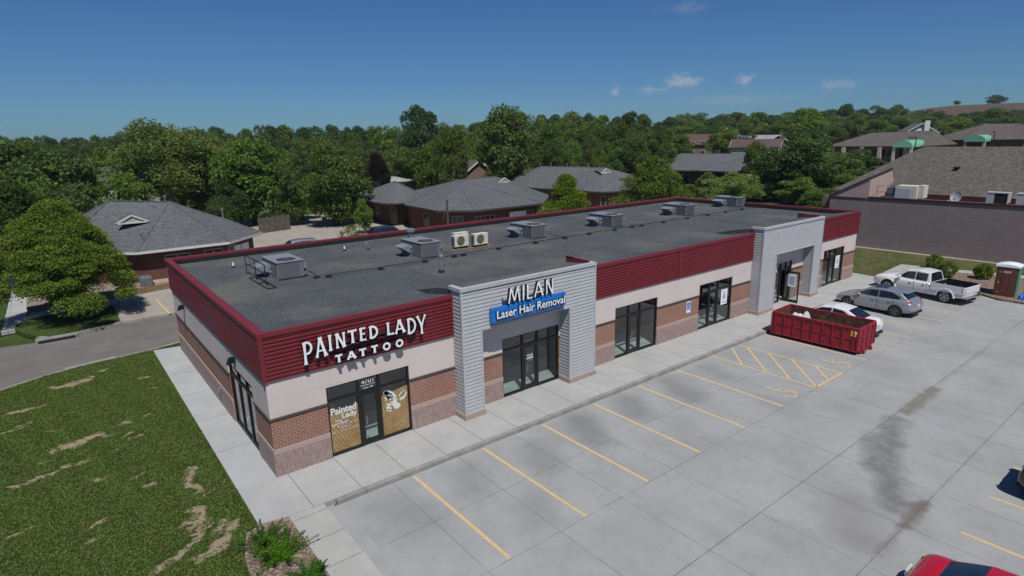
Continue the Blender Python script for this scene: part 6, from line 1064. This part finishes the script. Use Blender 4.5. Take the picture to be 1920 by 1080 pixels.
# houses in the trees
def gable_house(label, x, y, z, L, Wd, hw, hr, rz, wm_, rm, chim=True, deck=False, name='house'):
    t = thing(name, label, 'house', (x, y, z), rz); q = MB(); q.box(-L/2,L/2,-Wd/2,Wd/2,-1.0,hw); q.poly([(-L/2,-Wd/2,hw),(-L/2,0,hr),(-L/2,Wd/2,hw)]); q.poly([(L/2,-Wd/2,hw),(L/2,Wd/2,hw),(L/2,0,hr)]); q.build('wall', wm_, t, world=False)
    q = MB(); e = .45; k = (hr-hw)/(Wd/2)
    for s in (-1, 1): q.loft([[(-L/2-e, s*(Wd/2+e), hw-e*k), (-L/2-e, 0, hr+.02), (-L/2-e, 0, hr+.2), (-L/2-e, s*(Wd/2+e), hw-e*k+.16)], [(L/2+e, s*(Wd/2+e), hw-e*k), (L/2+e, 0, hr+.02), (L/2+e, 0, hr+.2), (L/2+e, s*(Wd/2+e), hw-e*k+.16)]])
    q.build('roof', rm, t, world=False); q = MB()
    for s in (-1, 1):
        for xx in (-L/2-e-.03, L/2+e+.03): q.bar((xx, s*(Wd/2+e), hw-e*k+.05), (xx, 0, hr+.1), .06, .22)
    q.build('barge_board', M['fascia_w'], t, world=False)
    if chim: MB().box(-L/2-.55,-L/2+.02,-1.6,-.5,-.8,hr+.7).build('chimney', wm_, t, world=False)
    for xx in (-L*.28, L*.05, L*.32):
        for zz in ([.9] if hw < 3.4 else [.9, 3.4]): f = MB().box(xx-.6,xx+.6,-Wd/2-.05,-Wd/2+.0,zz,zz+1.3).build('window', M['fascia_w'], t, world=False); MB().box(xx-.52,xx+.52,-Wd/2-.06,-Wd/2-.051,zz+.08,zz+1.22).build('pane', M['win_dk'], f, world=False)
    for yy in (-Wd*.22, Wd*.22): f = MB().box(-L/2-.05,-L/2,yy-.5,yy+.5,.9,2.1).build('window', M['fascia_w'], t, world=False); MB().box(-L/2-.06,-L/2-.051,yy-.42,yy+.42,.98,2.02).build('pane', M['win_dk'], f, world=False)
    return t
gable_house('brown house with a tall outside chimney and white trim far among the trees', 142.6, 86.0, h(142,86)-.3, 10, 8, 4.0, 6.4, R(-62), M['brown_wall'], M['shingle_br'])
t = thing('gazebo', 'small white open gazebo with a dark roof beside the brown house with the chimney', 'gazebo', (137.2,87.2,h(137,87))); q = MB()
for a in range(6): q.cyl((1.7*math.cos(R(60*a)),1.7*math.sin(R(60*a)),0),(1.7*math.cos(R(60*a)),1.7*math.sin(R(60*a)),2.9),.12,n=6)
q.build('post', M['fascia_w'], t, world=False); MB().cyl((0,0,2.9),(0,0,4.1),2.2,.1,n=6).build('roof', M['shingle_br'], t, world=False); MB().cyl((0,0,.1),(0,0,.9),1.75,n=6,cap=False).build('railing', M['fascia_w'], t, world=False)
gable_house('house with a low red brown roof beyond the ridge of the far brick building', 127.5, 58.0, h(127,58)-.2, 10, 8, 4.2, 5.7, R(115), M['tan_wall'], M['shingle_br'], chim=False)
gable_house('house with a nearly white roof between the trees, above the red brown roof', 155, 71.5, h(155,71)-.6, 12, 9, 3.6, 6.0, R(60), M['brown_wall'], M['shingle_lt'])
gable_house('grey shingled house with white gable and a pale chimney, behind the white roof', 152, 79, h(152,78)+.3, 6, 6, 4.6, 6.8, R(-30), M['white_wall'], M['shingle'], chim=True)
gable_house('small brick gable end peeking out behind the faceted office roof', 60.0, 76.5, h(60,76), 9, 6.5, 4.0, 6.4, R(75), M['brown_wall'], M['shingle_tan'], chim=False)
gable_house('pale two storey house behind the big yellow green tree', 6.5, 93, h(6,93), 11, 8, 4.8, 7.0, R(-25), M['tan_wall'], M['shingle_tan'])
gable_house('white sided house glimpsed at the dark gap between the trees', 2.5, 108, h(2,108), 9, 8, 5.0, 7.6, R(15), M['white_wall'], M['shingle_br'])
gable_house('small pale house under the far hill behind the green lawn', 330, 61, h(330,61), 12, 9, 2.6, 4.4, R(-20), M['tan_wall'], M['shingle_br'], chim=False)
gable_house('grey house behind the ridge of the far centre, white chimney', 178, 42.5, h(178,42)+1.5, 9, 7, 3.6, 5.8, R(30), M['white_wall'], M['shingle'])
hz = MB().box(-700,1100,-500,1100,-3,75).build('haze', bpy.data.materials.new('haze')); hm = hz.data.materials[0]; hm.use_nodes = True; hn = hm.node_tree; hn.nodes.remove(hn.nodes['Principled BSDF']); pv = hn.nodes.new('ShaderNodeVolumePrincipled'); pv.inputs['Color'].default_value = (.80,.88,1,1); pv.inputs['Density'].default_value = .00013; hn.links.new(pv.outputs[0], hn.nodes['Material Output'].inputs['Volume']); stuff(hz, 'thin summer haze over the far trees and houses', 'haze')
setting(MB().prism([(82,172),(128,176),(128,182),(82,178)], .2, .52).build('far_road', M['walk'])); setting(MB().prism([(84,150),(135,152),(135,171.8),(84,171)], .2, .50).build('far_verge', M['grass']))
# timber screen fence of the rear lot
t = thing('board_fence', 'weathered grey board fence at the edge of the rear lot under the trees', 'fence', (17.3,56,0)); rng = random.Random(2); q = MB()
A, B = Vector((15.2,55.6,0)), Vector((19.2,56.6,0)); d = (B-A).normalized(); n_ = Vector((d.y,-d.x,0)); k = 0
while k*.155 < (B-A).length: p = A+d*k*.155+n_*rng.uniform(0,.02); hh = rng.uniform(1.72,1.9); q.bar(tuple(p), tuple(p+Vector((0,0,hh))), .14, .025, up=tuple(n_)); k += 1
q.build('board', M['fence_w'], t); MB().bar(tuple(A-n_*.06+Vector((0,0,.4))), tuple(B-n_*.06+Vector((0,0,.4))), .05, .1).bar(tuple(A-n_*.06+Vector((0,0,1.4))), tuple(B-n_*.06+Vector((0,0,1.4))), .05, .1).build('rail', M['fence_w'], t)
t = thing('utility_pole', 'short timber pole with a slanted stay in front of the faceted brick office', 'pole', (28.35,34.6,0)); MB().cyl((0,0,-.3),(0,0,4.35),.13,.10,n=10).build('pole', M['wood'], t, world=False); MB().cyl((0,0,3.9),(-.8,-.2,2.2),.03,n=6).bar((-.25,0,4.0),(.25,0,4.0),.05).build('stay', M['wood'], t, world=False)
def lamp_post(x, y, z, hh, label, rot=0):
    t = thing('street_lamp', label, 'street lamp', (x, y, z), rot); MB().cyl((0,0,-.5),(0,0,hh),.11,.08,n=8).build('pole', M['car_black'], t, world=False); MB().box(-.12,.12,0,1.3,hh-.05,hh+.12).build('lamp_head', M['car_black'], t, world=False)
lamp_post(127,25.5,h(127,25),5.6,'dark lamp post in front of the pyramid roof of the far wing', R(20)); lamp_post(150,19.2,h(150,19),5.4,'dark lamp post nearest the farthest green canopy', R(90)); lamp_post(122,38.5,h(122,38),5.4,'dark lamp post before the far low centre, at its tree end', R(10))
sedan('dark blue car parked before the far low centre', (131.5,38.0,h(131,38)-.25), R(60), M['p_blue']); sedan('small red car beside the dark blue car at the far centre', (134.0,35.6,h(134,35)-.25), R(60), M['p_red']); sedan('white car on the green slope by the far centre', (178,14.6,h(178,14)+.2), R(95), M['p_white'])
setting(MB().prism([(114,22),(135.5,24),(137,44),(116,44)], h(130,30)-.6, h(130,30)-.02).build('far_parking_lot', M['walk']))
t = thing('play_slide', 'bright blue curved play slide on the lawn behind the near maple', 'slide', (-7.35,40.5,0)); q = MB(); pts = [(.1,.0,.1),(.0,0,.8),(.05,0,1.8),(.25,0,2.5),(.6,0,2.8),(1.0,0,2.9)]; q.tube(pts, .22, 8); q.build('chute', M['tarp'], t, world=False); MB().tube([(-.9,0,.0),(-.8,0,1.6),(-.4,0,2.5),(-.1,0,2.7)], .16, 8).build('support_arch', M['p_red'], t, world=False)

# ---------------------------------------------------------------- trees
LM = dict(dark='dark_leaf', mid='mid_leaf', round='round_leaf', cotton='cotton_leaf', purple='purple_leaf', cone='bright_leaf', big='yel_leaf', blossom='yel_leaf', sapling='bright_leaf', maple='bright_leaf')
def proto(kind, seed, n, nb, leaf, shape, mat=None, flower=False, limbs=6):
    rng = np.random.default_rng(seed); P = crown_pts(rng, n, shape, nb); ex = None; mats = M[mat or LM[kind]]
    if flower:
        cl = rng.normal(size=(26, 3)); cl /= np.linalg.norm(cl, axis=1)[:, None]; cl = cl*np.array([.9,.9,.75])+np.array([0,0,1.25]); dd = np.min(np.linalg.norm(P[:, None]-cl[None], axis=2), axis=1); ex = (dd < .10).astype(int); mats = [mats, M['blossom']]
    return leafmesh('crown', P, .45, leaf, mats, rng, extra=ex), trunk_mb(rng, limbs=limbs)
PR = {}
def get(kind):
    """one foliage mesh and one trunk mesh per variety, shared by all its trees"""
    c = dict(dark=('round',50,.090), mid=('tall',50,.090), round=('round',64,.078), cotton=('tall',36,.085), purple=('round',40,.075), cone=('cone',80,.060), big=('wide',90,.048), blossom=('wide',50,.062), sapling=('wide',22,.10), maple=('dome',250,.029))[kind]
    n = dict(cone=17000, big=42000, maple=180000, sapling=1500, blossom=15000, round=17000).get(kind, 13000); var = dict(dark=4, mid=4, round=3, cone=2).get(kind, 1)
    if kind not in PR:
        PR[kind] = []
        for k in range(var):
            cm, tm = proto(kind, hash_(kind)+k, n, c[1], c[2], c[0], flower=(kind == 'blossom')); o = tm.build('trunk', M['bark'], None); me = o.data; bpy.data.objects.remove(o); PR[kind].append((cm, me))
    return PR[kind]
def hash_(s): return sum((i+1)*ord(c) for i, c in enumerate(s))
NAMED = ['broad bright green maple standing by the street in front of the brick office','tallest spreading yellow green tree behind the brick office','very dark tree mass behind the near maple, second from the edge','dark tree between the near maple and the yellow green tree','dark tree behind the lawn at the far side of the street footpath','dark low tree directly above the crown of the near maple','tall green tree just past the yellow green tree, over the board fence','big deep green rounded tree between the board fence and the lower brick wing','dark purple leaved tree above the light grey roof','rounded tree behind the little brick gable end','tall full green tree rising behind the faceted office and its neighbour','small pyramid shaped pear tree in front of the white little gable roof','larger pyramid shaped pear tree beside the rear corner of the flat roof','wide tree with cream blossom behind the farthest rooftop units','yellow green tree at the end of the far brick building','broad dark tree behind the grey block building','very round dark tree between the chimney house and the red brown roof','bright broad tree on the skyline above the far centre','small pointed tree behind the four vent pipes','pale thin sapling behind the rear parapet near the black vehicle','giant cottonwood standing above the whole tree line','dark bushy tree at the corner of the broad shingled roof','green tree where the far brown roof begins','dark tree filling the gap under the yellow green tree','green tree just behind the deep green rounded tree','small dark evergreen bush at the wall of the lower brick wing','round bright tree behind the far pyramid roof','large dark tree under the far red hill','middle tree behind the far pyramid roof','lone tree standing on the ridge of the far red hill','wider lone tree on the ridge of the far red hill']
rt = random.Random(11)
FIX = {0: (-4.2,27.0,0.03,7.1,4.35), 19: (17.0,33.6,-.02,3.3,2.0)}
for i, (kind, x, y, g, H, Rr) in enumerate(TREES):
    if i in FIX: x, y, g, H, Rr = FIX[i]
    pr = get(kind); cm, tm = pr[i % len(pr)]
    nm = {'cone': 'pear_tree', 'cotton': 'cottonwood', 'sapling': 'sapling'}.get(kind, 'tree')
    if i < len(NAMED): lbl, grp = NAMED[i], None
    else:
        lbl, grp = 'green broadleaf tree, one of many crowding the background woods', 'trees of the background woods'
    if i in (29, 30): Rr *= .6; H = min(H, 4.2)*1.3
    if kind == 'cone': Rr *= 1.12
    if 5 < i < 29 and kind not in ('cotton', 'sapling', 'purple', 'cone'): H *= 1.07
    if i in (15, 21, 22): H *= 1.12; Rr *= 1.12
    H = max(H, Rr*1.1)
    t = thing(nm, lbl, 'tree', (x, y, g-.1), rt.uniform(0, 6.28), grp)
    t.scale = (Rr, Rr, (H+.1)/2.12)
    o = bpy.data.objects.new('crown', cm); COL.objects.link(o); o.parent = t
    if kind in ('maple',) or True: o2 = bpy.data.objects.new('trunk', tm); COL.objects.link(o2); o2.parent = t; o2.scale = (1, 1, 1)
